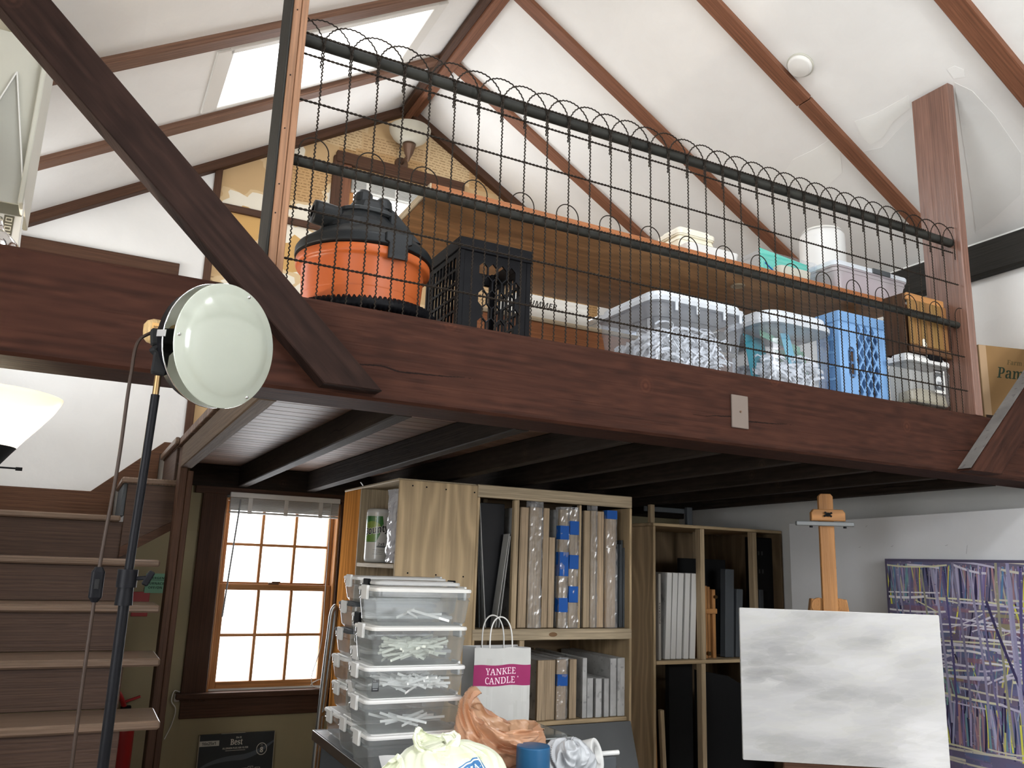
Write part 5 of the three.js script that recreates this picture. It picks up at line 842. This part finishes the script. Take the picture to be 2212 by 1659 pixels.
// ------------------------------------------------------------------ right wall panel, painting, easel
{
  const X = 3.75;
  const o = thing('wall_panel', 'large white painted board on the right wall with a chipped edge', 'panel', [X, FLOOR, -2.8]);
  part(o, 'board', uvBox(ext(poly([[-0.6, FLOOR + 0.002], [3.645, FLOOR + 0.002], [3.645, 0.298], [2.3, 0.328], [-0.6, 0.385]]), 0.024, 0.002), 'y').rotateY(Math.PI / 2).translate(X, 0, 0), mat(col(0.8, 0.81, 0.82), { map: plaster, roughness: 0.6 }));
  for (const [z, y] of [[-0.6, 0], [-3.6, 0]]) part(o, 'batten', B(X + 0.0275, XR - 0.001, FLOOR + 0.002, 0.25, z, z + 0.04, 'y'), M.pine);
  const k = []; for (const [px, py, l, a] of [[1855, 1182, 0.014, 0.1], [1925, 1180, 0.014, 0.2], [2042, 1178, 0.014, 0.1], [2087, 1187, 0.022, 1.2], [1870, 1137, 0.012, 0.4]]) { const q = onX(px, py, X - 0.001); part(o, 'scuff', bar(V(X - 0.0008, q.y - l * Math.sin(a), q.z), V(X - 0.0008, q.y + l * Math.sin(a), q.z + l * Math.cos(a)), 0.0015, 0.003, V(1, 0, 0), 0.0002), mat(col(0.3, 0.3, 0.3))); }
  const t = canvasTex(1024, 1024, (x) => {
    const W = 1024; x.fillStyle = '#6a6684'; x.fillRect(0, 0, W, W);
    for (let i = 0; i < 260; i++) { x.fillStyle = ['#6d607a', '#7d719a', '#566088', '#8c7ea8', '#5a76a0', '#7a6874', '#646c90'][Math.floor(rnd() * 7)]; x.globalAlpha = 0.5; x.fillRect(rnd() * W, rnd() * W, rr(20, 160), rr(20, 90)); } x.globalAlpha = 1;
    const line = (x0, y0, x1, y1, w, c, wob = 8) => { x.strokeStyle = c; x.lineWidth = w; x.beginPath(); x.moveTo(x0, y0); x.quadraticCurveTo((x0 + x1) / 2 + rr(-wob, wob), (y0 + y1) / 2 + rr(-wob, wob), x1, y1); x.stroke(); };
    const up = ['#8e8aa4', '#a39eb8', '#93a0c0', '#c3be72', '#dede55', '#6f9ca6', '#a07d86', '#b3888e', '#6f83a8', '#b8b29f', '#8376aa', '#5a86b0', '#b3afcc', '#aaa2c6', '#7fb0a6', '#9b97b0', '#2c3358', '#252244', '#322c52'];
    for (const [y0, h] of [[24, 200], [690, 215]]) for (let i = 0; i < 130; i++) { const xx = i * 8 + rr(-8, 8); line(xx, y0 + rr(0, 20), xx + rr(-30, 30), y0 + h + rr(-20, 20), rr(4, 11), up[Math.floor(rnd() * up.length)]); }
    for (let i = 0; i < 150; i++) { const xx = rnd() * W, y0 = rr(190, 660); line(xx, y0, xx + rr(-40, 40), y0 + rr(60, 200), rr(4, 10), up[Math.floor(rnd() * up.length)]); }
    for (let i = 0; i < 40; i++) { x.globalAlpha = 0.6; x.fillStyle = ['#8d6370', '#9b6b73', '#6d5d8c', '#a9a165', '#7a6a9c'][i % 5]; x.fillRect(rnd() * W, rr(220, 640), rr(50, 180), rr(10, 30)); x.globalAlpha = 1; }
    for (const y of [20, 40, 188, 212, 262, 292, 330, 345, 370, 400, 430, 445, 470, 500, 540, 560, 590, 640, 662, 690, 900, 925, 960, 985]) { let xx = -20; while (xx < W) { const l = rr(120, 420); line(xx, y + rr(-14, 14), xx + l, y + rr(-30, 30), rr(7, 13), ['#d6d4e2', '#c3bfd4', '#e4e2e6', '#cfcbbb', '#dad9b8'][Math.floor(rnd() * 5)], 26); xx += l * rr(0.85, 1.5); } }
    for (let i = 0; i < 24; i++) { const xx = rnd() * W, y0 = rr(180, 620), l = rr(80, 220), sg = rnd() > 0.5 ? 1 : -1; line(xx, y0, xx + l, y0 + sg * l * 0.45, rr(5, 9), ['#d6d4e2', '#c9c5d6', '#cfcfae'][i % 3], 14); }
    for (let i = 0; i < 16; i++) { const xx = 30 + i * 64 + rr(-20, 20); line(xx, rr(0, 60), xx + rr(-40, 60), rr(700, 1010), rr(7, 14), ['#8a86a2', '#9a96b4', '#77729a', '#9b9985', '#a8a6c4', '#5a5488'][i % 6], 30); }
    line(560, 200, 700, 620, 14, '#3c3762', 20); line(680, 0, 690, 1000, 16, '#9a97ba', 4);
    for (let i = 0; i < 900; i++) { x.fillStyle = ['#e0dee8', '#b9b5cd', '#d2d168', '#5c5488', '#7e9aa4'][i % 5]; x.globalAlpha = 0.5; x.fillRect(rnd() * W, rnd() * W, rr(2, 10), rr(2, 6)); } x.globalAlpha = 1;
    x.fillStyle = '#55506a'; x.fillRect(0, 0, W, 14); x.fillRect(0, 0, 12, W);
  });
  const z0 = -2.965, z1 = -2.0, y0 = -0.85, y1 = 0.097;
  const p = thing('abstract_painting', 'large abstract painting of crossing purple, white and yellow lines on the white board', 'painting', [X - 0.03, y0, -2.5]);
  part(p, 'stretcher', B(X - 0.034, X - 0.0035, y0, y1, z0, z1, 'y'), mat(col(0.08, 0.075, 0.09)));
  part(p, 'painted_canvas', new THREE.PlaneGeometry(z1 - z0, y1 - y0).rotateY(-Math.PI / 2).translate(X - 0.035, (y0 + y1) / 2, (z0 + z1) / 2), new THREE.MeshPhysicalMaterial({ map: t, roughness: 0.5, clearcoat: 0.6, clearcoatRoughness: 0.35 }));
}
{
  const a = V(2.58, 0, -2.81), b = V(3.27, 0, -2.36), d = b.clone().sub(a).normalize(), n = V(-d.z, 0, d.x).multiplyScalar(d.x > 0 ? 1 : -1), ry = Math.atan2(-d.z, d.x), W = a.distanceTo(b), c = a.clone().add(b).multiplyScalar(0.5);
  const cloud = canvasTex(768, 576, (x, w, h) => {
    x.fillStyle = '#c2c2c0'; x.fillRect(0, 0, w, h);
    for (let i = 0; i < 900; i++) { const px = rnd() * w, py = rnd() * h, q = fbm(px / 170 + 3, py / 110 + 9) + 0.12 * (px / w) - 0.05, v = Math.round(140 + 130 * Math.min(1, Math.max(0, q - 0.18))); x.globalAlpha = 0.13; x.fillStyle = 'rgb(' + v + ',' + v + ',' + (v - 1) + ')'; x.beginPath(); x.ellipse(px, py, rr(30, 110), rr(8, 24), rr(-0.35, 0.15), 0, 7); x.fill(); } x.globalAlpha = 1;
  });
  const o = thing('easel_canvas', 'blank whitish grey canvas standing on the wooden easel', 'canvas', [c.x, -0.76, c.z], { local: true, ry });
  part(o, 'stretcher', B(-W / 2, W / 2, 0, 0.612, -0.022, -0.001, 'x', 0.004), M.pine);
  part(o, 'painted_face', B(-W / 2 - 0.0012, W / 2 + 0.0012, -0.0012, 0.6132, -0.018, 0.001, 'x', 0.003), mat(col(0.8, 0.8, 0.78), { roughness: 0.75 }));
  part(o, 'wash', new THREE.PlaneGeometry(W, 0.611).translate(0, 0.306, 0.0018), mat(0xffffff, { map: cloud, roughness: 0.7 }));
  const e = thing('wooden_easel', 'orange brown wooden studio easel with a clamped mast behind the blank canvas', 'easel', [c.x, FLOOR, c.z], { local: true, ry });
  // local frame: x along the canvas, z towards the viewer
  const mx = onZ(1790, 1200, -2.62), off = V(mx.x - c.x, 0, mx.z - c.z), lx = off.dot(d), E0 = -FLOOR, K = (y) => y - FLOOR;
  const box = (n, x0, x1, y0, y1, z0, z1, m, g) => part(e, n, B(x0, x1, K(y0), K(y1), z0, z1, g, 0.004), m);
  part(e, 'mast', uvBox(ext(poly([[lx - 0.031, K(-0.9)], [lx + 0.031, K(-0.9)], [lx + 0.031, K(0.345)], [lx + 0.021, K(0.357)], [lx - 0.021, K(0.357)], [lx - 0.031, K(0.345)]]), 0.022, 0.002), 'y').translate(0, 0, -0.056), M.oak);
  const cl = part(e, 'clamp_block', uvBox(ext(poly([[lx - 0.073, K(0.236)], [lx + 0.073, K(0.236)], [lx + 0.073, K(0.272)], [lx + 0.062, K(0.286)], [lx - 0.062, K(0.286)], [lx - 0.073, K(0.272)]]), 0.024, 0.003), 'x').translate(0, 0, -0.03), M.oak);
  part(cl, 'clamp_bar', [B(lx - 0.137, lx + 0.11, K(0.214), K(0.233), -0.03, -0.006, 'x')], mat(col(0.2, 0.21, 0.21), { roughness: 0.55, metalness: 0.3 }));
  part(cl, 'wing_nut', [at(cyl(0.009, 0.009, 0.012, 12), lx - 0.004, K(0.263), 0.001, Math.PI / 2), bar(V(lx - 0.022, K(0.255), 0.006), V(lx + 0.014, K(0.271), 0.006), 0.004, 0.008), bar(V(lx + 0.012, K(0.254), 0.006), V(lx - 0.018, K(0.273), 0.006), 0.004, 0.008)], M.blackMatt);
  for (const s of [-1, 1]) { part(cl, 'bumper', at(cyl(0.007, 0.007, 0.008, 10), lx + s * 0.072, K(0.21), -0.018), M.black); part(e, 'mast_shoulder', at(new THREE.CylinderGeometry(0.034, 0.034, 0.02, 20), lx + s * 0.043, K(-0.128), -0.058, Math.PI / 2), M.oak); }
  box('mast_seam', lx - 0.032, lx + 0.032, 0.0335, 0.0355, -0.0345, -0.0335, M.trim);
  box('ledge', -0.25, 0.25, -0.79, -0.7615, -0.06, -0.0005, M.trim); box('crossbar', -0.28, 0.28, -1.2, -1.15, -0.06, -0.03, M.oak);
  for (const s of [-1, 1]) { part(e, 'leg', bar(V(s * 0.3 + lx * 0.5, 0.002, -0.08), V(s * 0.06 + lx, K(-0.1), -0.075), 0.03, 0.045, V(0, 0, 1)), M.oak); }
  part(e, 'leg', bar(V(lx, 0.002, -0.5), V(lx, K(-0.2), -0.1), 0.03, 0.04, V(0, 0, 1)), M.oak);
}
// ------------------------------------------------------------------ work table with stacks of boxes and bags
const TB = -0.652;
{
  const o = thing('work_table', 'dark metal edged work table carrying the box stacks', 'table', [1.5, FLOOR, -2.6]);
  part(o, 'top', B(0.905, 1.72, TB - 0.03, TB - 0.002, -3.36, -1.5, 'z', 0.004), M.slate); part(o, 'worn_surface', B(0.909, 1.716, TB - 0.002, TB, -3.356, -1.504, 'z', 0.0005), mat(col(0.2, 0.215, 0.225), { roughness: 0.35, map: grime }));
  part(o, 'metal_edge', [B(0.9, 0.9045, TB - 0.034, TB + 0.001, -3.36, -1.5, 'z'), B(0.9, 1.72, TB - 0.034, TB + 0.001, -3.3645, -3.3605, 'x')], M.steel);
  part(o, 'side_panel', B(0.93, 0.95, FLOOR, TB - 0.035, -3.33, -1.53, 'y'), M.slate); part(o, 'side_panel', B(1.67, 1.69, FLOOR, TB - 0.035, -3.33, -1.53, 'y'), M.slate);
}
// small shoe-box bins: one of each kind, then copies
const grp = { f: 'clear lidded boxes of the front stack', m: 'clear lidded boxes of the middle stack', b: 'clear lidded boxes of the rear stack' };
function scraps(w, h, d, m, n = 40) { const gs = []; for (let i = 0; i < n; i++) { const L = rr(0.05, 0.14); gs.push(at(B(-L / 2, L / 2, -0.004, 0.004, -0.001, 0.001, 'x', 0.0004), rr(-w / 2 + 0.07, w / 2 - 0.07), rr(0.032, Math.max(0.036, h)), rr(-d / 2 + 0.08, d / 2 - 0.006), rr(-0.5, 0.5), rr(-0.7, 0.7), rr(-0.35, 0.35))); } return merge(gs); }
function shoebox(label, [x, y, z], w, h, d, group, fill, opt = {}) {
  const o = bin('lidded_box', label, 'box', [x, y, z], w, h, d, { r: 0.016, taper: 0.92, lidH: 0.012, skirt: 0.002, mat: M.milky, lid: opt.lid ?? M.lid, latch: true, latchMat: opt.latch ?? M.lid, group });
  if (fill) part(o, 'contents', scraps(w * 0.86, h * (fill.h ?? 0.5), d * 0.84, fill.m, fill.n ?? 50), fill.m).userData.kind = 'stuff';
  if (opt.sticker) part(o, 'sticker', new THREE.PlaneGeometry(0.024, 0.036).translate(-w / 2 + 0.035, h * 0.42, d / 2 - 0.0055), mat(0xffffff, { map: stickerTex }));
  return o;
}
const stickerTex = canvasTex(64, 96, (x) => { x.fillStyle = '#26282a'; x.fillRect(0, 0, 64, 96); x.fillStyle = '#6d7072'; x.fillRect(8, 26, 48, 44); x.fillStyle = '#b8bab8'; x.font = 'bold 13px sans-serif'; x.fillText('6 Qt', 12, 17); x.fillRect(12, 78, 40, 4); });
const paperFill = { m: mat(col(0.8, 0.8, 0.78)), n: 90, h: 0.55 }, clothFill = { m: mat(col(0.66, 0.68, 0.6)), n: 110, h: 0.6 }, tanFill = { m: mat(col(0.4, 0.3, 0.2)), n: 40, h: 0.6 };
{
  const FX = 1.033, FZ = -2.725, FH = [0.116, 0.106, 0.098, 0.1226, 0.122], FY = FH.map((_, i) => FH.slice(0, i).reduce((a, b) => a + b + 0.0006, 0));
  const words = ['bottom box of the front stack, half hidden behind the pale bag', 'box with faint white scraps, second from the bottom of the front stack', 'box with a dark sticker and paper scraps, third from the bottom in front', 'box full of crumpled light material, second from the top of the front stack', 'nearly empty clear box on top of the front stack'];
  const fill = [null, { ...paperFill, n: 16, h: 0.3 }, paperFill, clothFill, { ...paperFill, n: 4, h: 0.1 }];
  for (let i = 0; i < 5; i++) shoebox(words[i], [FX + [0.012, 0.0, -0.002, 0.006, 0.012][i], TB + 0.0006 + FY[i], FZ + [0.006, 0, 0.003, -0.002, 0.003][i]], [0.33, 0.335, 0.345, 0.335, 0.34][i], FH[i], 0.2, grp.f, fill[i], { sticker: i === 2, lid: i === 4 || i === 3 ? M.paint : M.lid });
  const MX = 1.08, mw = ['bottom box of the middle stack, grey and rounded', 'second box from the bottom of the middle stack', 'third box from the bottom of the middle stack', 'second box from the top of the middle stack, dark latched', 'top box of the middle stack with a black latch'];
  for (let i = 0; i < 5; i++) shoebox(mw[i], [MX + [-0.02, 0.0, 0.008, 0.004, 0.03][i], TB + 0.0006 + i * 0.1166, -2.945 + 0.004 * (i % 2)], 0.32, 0.116, 0.2, grp.m, i % 2 ? tanFill : null, { latch: i > 2 ? M.black : M.lid });
  const LX = 1.105, lw = ['bottom white box of the rear stack on the table corner', 'second box from the bottom of the rear stack', 'third box from the bottom of the rear stack', 'dark lidded box fourth from the bottom of the rear stack', 'black lidded box with brown contents, second from the top of the rear stack', 'top box of the rear stack with a small dark sticker'];
  for (let i = 0; i < 6; i++) shoebox(lw[i], [LX + [-0.012, 0.006, 0, 0.004, 0.012, 0.034][i], TB + 0.0006 + i * 0.0986, -3.2 + 0.004 * (i % 2)], i === 5 ? 0.36 : 0.34, 0.098, 0.2, grp.b, i > 0 && i < 5 ? tanFill : null, { sticker: i === 5, lid: i === 4 || i === 3 ? M.slate : M.lid });
  const e = thing('paper_envelope', 'crumpled pale paper sheet leaning on the table before the stacks', 'paper', [0.99, TB, -2.5], { local: true });
  const g = new THREE.PlaneGeometry(0.2, 0.1, 14, 8), p = g.attributes.position; for (let i = 0; i < p.count; i++) { const x = p.getX(i), y = p.getY(i); p.setXYZ(i, x, y * 0.6 + 0.045 + 0.03 * Math.max(0, x * 8), -y * 0.5 + 0.02 * Math.sin(x * 30 + y * 20)); } g.computeVertexNormals();
  part(e, 'sheet', g, mat(col(0.55, 0.55, 0.54), { side: THREE.DoubleSide }));
}
{ // paper carrier bag
  const x0 = 1.315, x1 = 1.545, z = -2.8, h = 0.355;
  const o = thing('paper_bag', 'white paper carrier bag with a magenta band lettered YANKEE CANDLE', 'bag', [(x0 + x1) / 2, TB, z], { local: true }), w = x1 - x0;
  const t = canvasTex(512, 768, (x) => { x.fillStyle = '#b9b9b5'; x.fillRect(0, 0, 512, 768); for (let i = 0; i < 40; i++) { x.globalAlpha = 0.06; x.fillStyle = i % 2 ? '#ffffff' : '#70706c'; x.fillRect(rr(0, 512), rr(0, 768), rr(4, 60), rr(60, 300)); } x.globalAlpha = 1; x.fillStyle = '#8e2459'; x.fillRect(0, 128, 512, 156); x.fillStyle = '#ecd9e2'; x.font = '68px serif'; x.fillText('YANKEE', 108, 200, 280); x.fillText('CANDLE', 100, 268, 290); x.font = '16px serif'; x.fillText('®', 396, 226); });
  const g = new THREE.PlaneGeometry(w, h, 16, 24), p = g.attributes.position; for (let i = 0; i < p.count; i++) { const x = p.getX(i), y = p.getY(i); p.setZ(i, 0.003 * Math.sin(x * 60 + y * 9) + 0.004 * noise(x * 40 + 9, y * 30 + 9)); p.setY(i, y + 0.002 * Math.sin(x * 50)); } g.computeVertexNormals();
  const pm = mat(0xffffff, { map: t, roughness: 0.7, side: THREE.DoubleSide }), plain = mat(col(0.48, 0.48, 0.47), { roughness: 0.8, side: THREE.DoubleSide });
  part(o, 'front_panel', g.translate(0, h / 2, 0), pm); part(o, 'back_panel', B(-w / 2, w / 2, 0, h, -0.101, -0.1, 'y', 0.0003), plain);
  for (const s of [-1, 1]) { const q = new THREE.BufferGeometry(), X = s * w / 2, in_ = X - s * 0.03; q.setAttribute('position', new THREE.Float32BufferAttribute([X, 0, 0, in_, 0, -0.05, in_, h, -0.05, X, h, 0, in_, 0, -0.05, X, 0, -0.1, X, h, -0.1, in_, h, -0.05], 3)); q.setIndex([0, 1, 2, 0, 2, 3, 4, 5, 6, 4, 6, 7]); q.computeVertexNormals(); part(o, 'side_gusset', q, plain); }
  part(o, 'base', B(-w / 2 + 0.002, w / 2 - 0.002, 0.0005, 0.002, -0.099, -0.002, 'x', 0.0003), plain);
  for (const zz of [-0.004, -0.096]) { const c = []; for (let i = 0; i <= 30; i++) { const a = Math.PI * i / 30; c.push(V(-0.005 - Math.cos(a) * 0.046 + (zz < -0.05 ? 0.012 : 0), h - 0.01 + Math.pow(Math.sin(a), 0.6) * 0.118, zz - 0.01 * Math.sin(a))); } part(o, 'handle', tube(c, 0.0028, 7), M.paint); }
}
// thin plastic bags: folds along creases
function bagShape(rx, ry, rz, amp, sd, open) {
  const U = 110, Vn = 60, pos = [], idx = [];
  for (let j = 0; j <= Vn; j++) for (let i = 0; i <= U; i++) {
    const u = i / U * Math.PI * 2, v = j / Vn, cx = Math.cos(u), sx = Math.sin(u);
    let r, y; if (open) { r = 0.78 + 0.3 * Math.sin(v * 1.9); y = v * (1 + 0.28 * Math.sin(u + 2.2) + 0.2 * Math.sin(2 * u + 0.6) * v) - (v > 0.85 ? (v - 0.85) * 0.6 * (1 + Math.sin(3 * u)) : 0); } else { const a = v * Math.PI * 0.98; r = Math.pow(Math.sin(Math.min(a, Math.PI / 2 + (a - Math.PI / 2))), 0.7); y = 0.5 - 0.5 * Math.cos(a); }
    const f = 1 - Math.abs(2 * noise(u * 2.2 + sd, v * 4 + sd, 14, 64) - 1), f2 = 1 - Math.abs(2 * noise((u * 5.1 + v * 3) % 32 + sd, v * 9 + 4 + sd) - 1), f3 = 1 - Math.abs(2 * noise(cx * 4 + sd * 3 + 20, sx * 4 + v * 8 + 20) - 1), k = 1 + amp * (1.2 * (noise(cx * 2.5 + 9 + sd, sx * 2.5 + v * 4 + 9) - 0.5) + 0.55 * (f3 - 0.6) + 0.05 * (1 - Math.abs(2 * noise(cx * 15 + sd + 30, sx * 15 + v * 28 + 30) - 1) - 0.6));
    pos.push(cx * r * rx * k, y * ry * (1 + 0.25 * amp * (f3 - 0.5)), sx * r * rz * k);
    if (i < U && j < Vn) { const a = j * (U + 1) + i, b = a + 1, c = a + U + 1, d = c + 1; idx.push(a, c, b, b, c, d); }
  }
  const g = new THREE.BufferGeometry(); g.setAttribute('position', new THREE.Float32BufferAttribute(pos, 3)); g.setIndex(idx); g.computeVertexNormals(); return g;
}
{
  const o = thing('brown_plastic_bag', 'crumpled brown plastic bag lying open in front of the paper bag', 'bag', [1.245, TB, -2.5], { local: true });
  part(o, 'bag', bagShape(0.13, 0.15, 0.11, 0.42, 3, true).rotateZ(-0.58).translate(-0.03, 0.062, 0), new THREE.MeshPhysicalMaterial({ color: col(0.78, 0.48, 0.3), roughness: 0.3, transmission: 0.5, thickness: 0, side: THREE.DoubleSide }));
  part(o, 'bag_base', bagShape(0.14, 0.1, 0.12, 0.35, 8, false).translate(0, 0.001, 0), new THREE.MeshPhysicalMaterial({ color: col(0.74, 0.44, 0.27), roughness: 0.3, transmission: 0.4, thickness: 0 }));
}
{
  const o = thing('green_plastic_bag', 'pale green stuffed plastic shopping bag with a blue shield logo', 'bag', [0.945, TB, -2.14], { local: true });
  const m = new THREE.MeshPhysicalMaterial({ color: col(0.84, 0.87, 0.68), roughness: 0.35, transmission: 0.15, thickness: 0, side: THREE.DoubleSide });
  const g = bagShape(0.155, 0.185, 0.14, 0.16, 5, false); part(o, 'bag', g, m);
  part(o, 'tied_handle', bagShape(0.045, 0.05, 0.04, 0.5, 12, true).rotateZ(0.5).translate(-0.165, 0.085, 0.02), m); part(o, 'tied_handle', bagShape(0.05, 0.06, 0.045, 0.5, 15, true).rotateZ(-0.2).translate(-0.05, 0.148, 0.0), m);
  const t = canvasTex(512, 512, (x) => { x.clearRect(0, 0, 512, 512); x.fillStyle = '#dbe2bd'; x.fillRect(0, 0, 512, 512);
    const sh = (s) => { x.beginPath(); x.moveTo(256 - 170 * s, 250 - 60 * s); x.quadraticCurveTo(256 - 60 * s, 250 - 190 * s, 256 + 120 * s, 250 - 200 * s); x.quadraticCurveTo(256 + 150 * s, 250 - 90 * s, 256 + 190 * s, 250 - 40 * s); x.lineTo(256 + 120 * s, 250 + 200 * s); x.lineTo(256 - 130 * s, 250 + 190 * s); x.closePath(); };
    x.fillStyle = '#3f6f9f'; sh(1.08); x.fill(); x.strokeStyle = '#e6ecd8'; x.lineWidth = 12; sh(0.98); x.stroke(); x.fillStyle = '#e9eede'; x.save(); x.translate(120, 190); x.rotate(-0.25); x.font = 'bold 92px serif'; x.fillText('PUMA', 0, 20, 250); x.restore();
    x.fillStyle = 'rgba(140,150,120,0.6)'; x.font = '26px sans-serif'; for (const [a, b] of [[20, 80], [380, 60], [420, 210], [30, 320], [400, 420]]) x.fillText('logo', a, b); });
  // the logo lies on the bag's front: a patch of the same surface, lifted a millimetre
  const pg = new THREE.PlaneGeometry(0.155, 0.115, 24, 20), p = pg.attributes.position, rc = new THREE.Raycaster(), mesh = new THREE.Mesh(g, new THREE.MeshBasicMaterial({ side: THREE.DoubleSide })); mesh.updateMatrixWorld();
  for (let i = 0; i < p.count; i++) { const x = p.getX(i) + 0.005, y = p.getY(i) + 0.117; rc.set(V(x, y, 0.5), V(0, 0, -1)); const hit = rc.intersectObject(mesh)[0]; p.setXYZ(i, x, y, (hit ? hit.point.z : 0.05) + 0.0015); } pg.computeVertexNormals();
  part(o, 'logo', pg, mat(0xffffff, { map: t, roughness: 0.4 }));
}
{ // right part of the table
  const gl = thing('glass_sheet', 'thin clear glass sheet lying across the bins on the table right', 'glass', [1.6, -0.63, -2.85]);
  part(gl, 'polished_edge', [B(1.42, 1.765, -0.6325, -0.6275, -2.8398, -2.8385, 'x', 0.0003), B(1.7652, 1.7665, -0.6325, -0.6275, -3.1, -2.84, 'z', 0.0003)], M.alu);
  part(gl, 'pane', B(1.42, 1.765, -0.632, -0.628, -3.1, -2.84, 'x', 0.001), new THREE.MeshPhysicalMaterial({ color: col(0.5, 0.55, 0.54), transmission: 0.7, roughness: 0.05, thickness: 0 }));
  const gb = thing('support_block', 'small white box under the rear edge of the glass sheet', 'box', [1.62, TB, -3.02]); part(gb, 'block', B(1.52, 1.7, TB + 0.0005, -0.6325, -3.09, -2.95, 'x'), M.slate);
  const w = thing('white_block', 'small stack of white cards behind the paper bag', 'cards', [1.6, -0.628, -3.05], { local: true }); for (let i = 0; i < 4; i++) part(w, 'card', at(B(-0.05, 0.05, 0, 0.006, -0.035, 0.035), 0, 0.0005 + i * 0.0066, 0, 0, rr(-0.15, 0.15), 0), M.lid);
  const c = thing('blue_canister', 'blue printed canister beside the green bag', 'canister', [1.3, TB, -2.32], { local: true });
  part(c, 'body', lathe([[0, 0], [0.05, 0], [0.051, 0.004], [0.051, 0.118], [0.049, 0.122], [0, 0.122]], 40), mat(col(0.015, 0.09, 0.2), { roughness: 0.35 })); part(c, 'band', lathe([[0.0513, 0.012], [0.0513, 0.03]], 40), mat(col(0.35, 0.42, 0.48)));
  const cr = thing('crumpled_plastic', 'crumpled white plastic wrap heap beside the blue canister', 'plastic wrap', [1.462, TB, -2.38], { local: true }); part(cr, 'wrap', bagShape(0.07, 0.115, 0.06, 0.55, 21, false), new THREE.MeshPhysicalMaterial({ color: col(0.62, 0.64, 0.66), roughness: 0.3, transmission: 0.3, thickness: 0 }));
  const tp = thing('tape_roll', 'white roll of tape standing on edge beside the crumpled wrap', 'tape', [1.565, TB, -2.41], { local: true });
  part(tp, 'roll', lathe([[0.026, -0.024], [0.051, -0.024], [0.052, -0.022], [0.052, 0.022], [0.051, 0.024], [0.026, 0.024], [0.026, -0.024]], 40).rotateX(Math.PI / 2 - 0.3).rotateY(0.7).translate(0, 0.055, 0), M.lid);
  const st = solo('white_tube', 'short white plastic tube lying beside the tape roll', 'tube', at(cyl(0.008, 0.008, 0.1, 14), 1.65, TB + 0.05, -2.45, 0, 0, Math.PI / 2), M.lid, [1.65, TB, -2.45]);
  const sb = solo('tube_rest', 'small dark block holding the white tube', 'block', B(1.62, 1.68, TB + 0.0005, TB + 0.0415, -2.47, -2.43), M.slate, [1.65, TB, -2.45]);
  const dk = thing('black_disc', 'round black lid with a white centre at the bottom edge', 'lid', [1.47, TB, -2.12], { local: true }); part(dk, 'disc', lathe([[0, 0], [0.075, 0], [0.078, 0.004], [0.078, 0.03], [0.075, 0.034], [0, 0.036]], 40), M.black); part(dk, 'centre', lathe([[0, 0.037], [0.02, 0.0365], [0.022, 0.035]], 24), M.paint);
  const hp = thing('white_bundle', 'folded white plastic bundle at the bottom edge before the tape roll', 'bundle', [1.36, TB, -2.17], { local: true }); part(hp, 'wrap', bagShape(0.075, 0.06, 0.06, 0.4, 27, false), M.lid);
}
{ // grey sheets leaning on the lower rack
  const o = thing('grey_panel', 'large grey translucent sheet leaning before the lower rack shelf', 'panel', [2.2, FLOOR, -3.5]);
  part(o, 'sheet', bar(V(2.28, FLOOR + 0.002, -3.3), V(2.28, -0.745, -3.615), 0.006, 0.6, V(1, 0, 0), 0.001), mat(col(0.1, 0.105, 0.105), { roughness: 0.35 }));
  const s = [[2.03, -0.9, 'first thin metal strip leaning on the grey sheet'], [2.09, -0.83, 'tallest thin metal strip leaning on the grey sheet'], [2.2, -0.93, 'slanting thin metal strip at the right of the grey sheet']];
  s.forEach(([x, y, l], i) => solo('metal_strip', l, 'strip', bar(V(x + [0, 0.01, 0.1][i], FLOOR + 0.006, -3.2), V(x, y, -3.5 - 0.03 * i), 0.008, 0.004), M.alu, [x, FLOOR, -3.2]));
}
renderer.render(scene, camera);
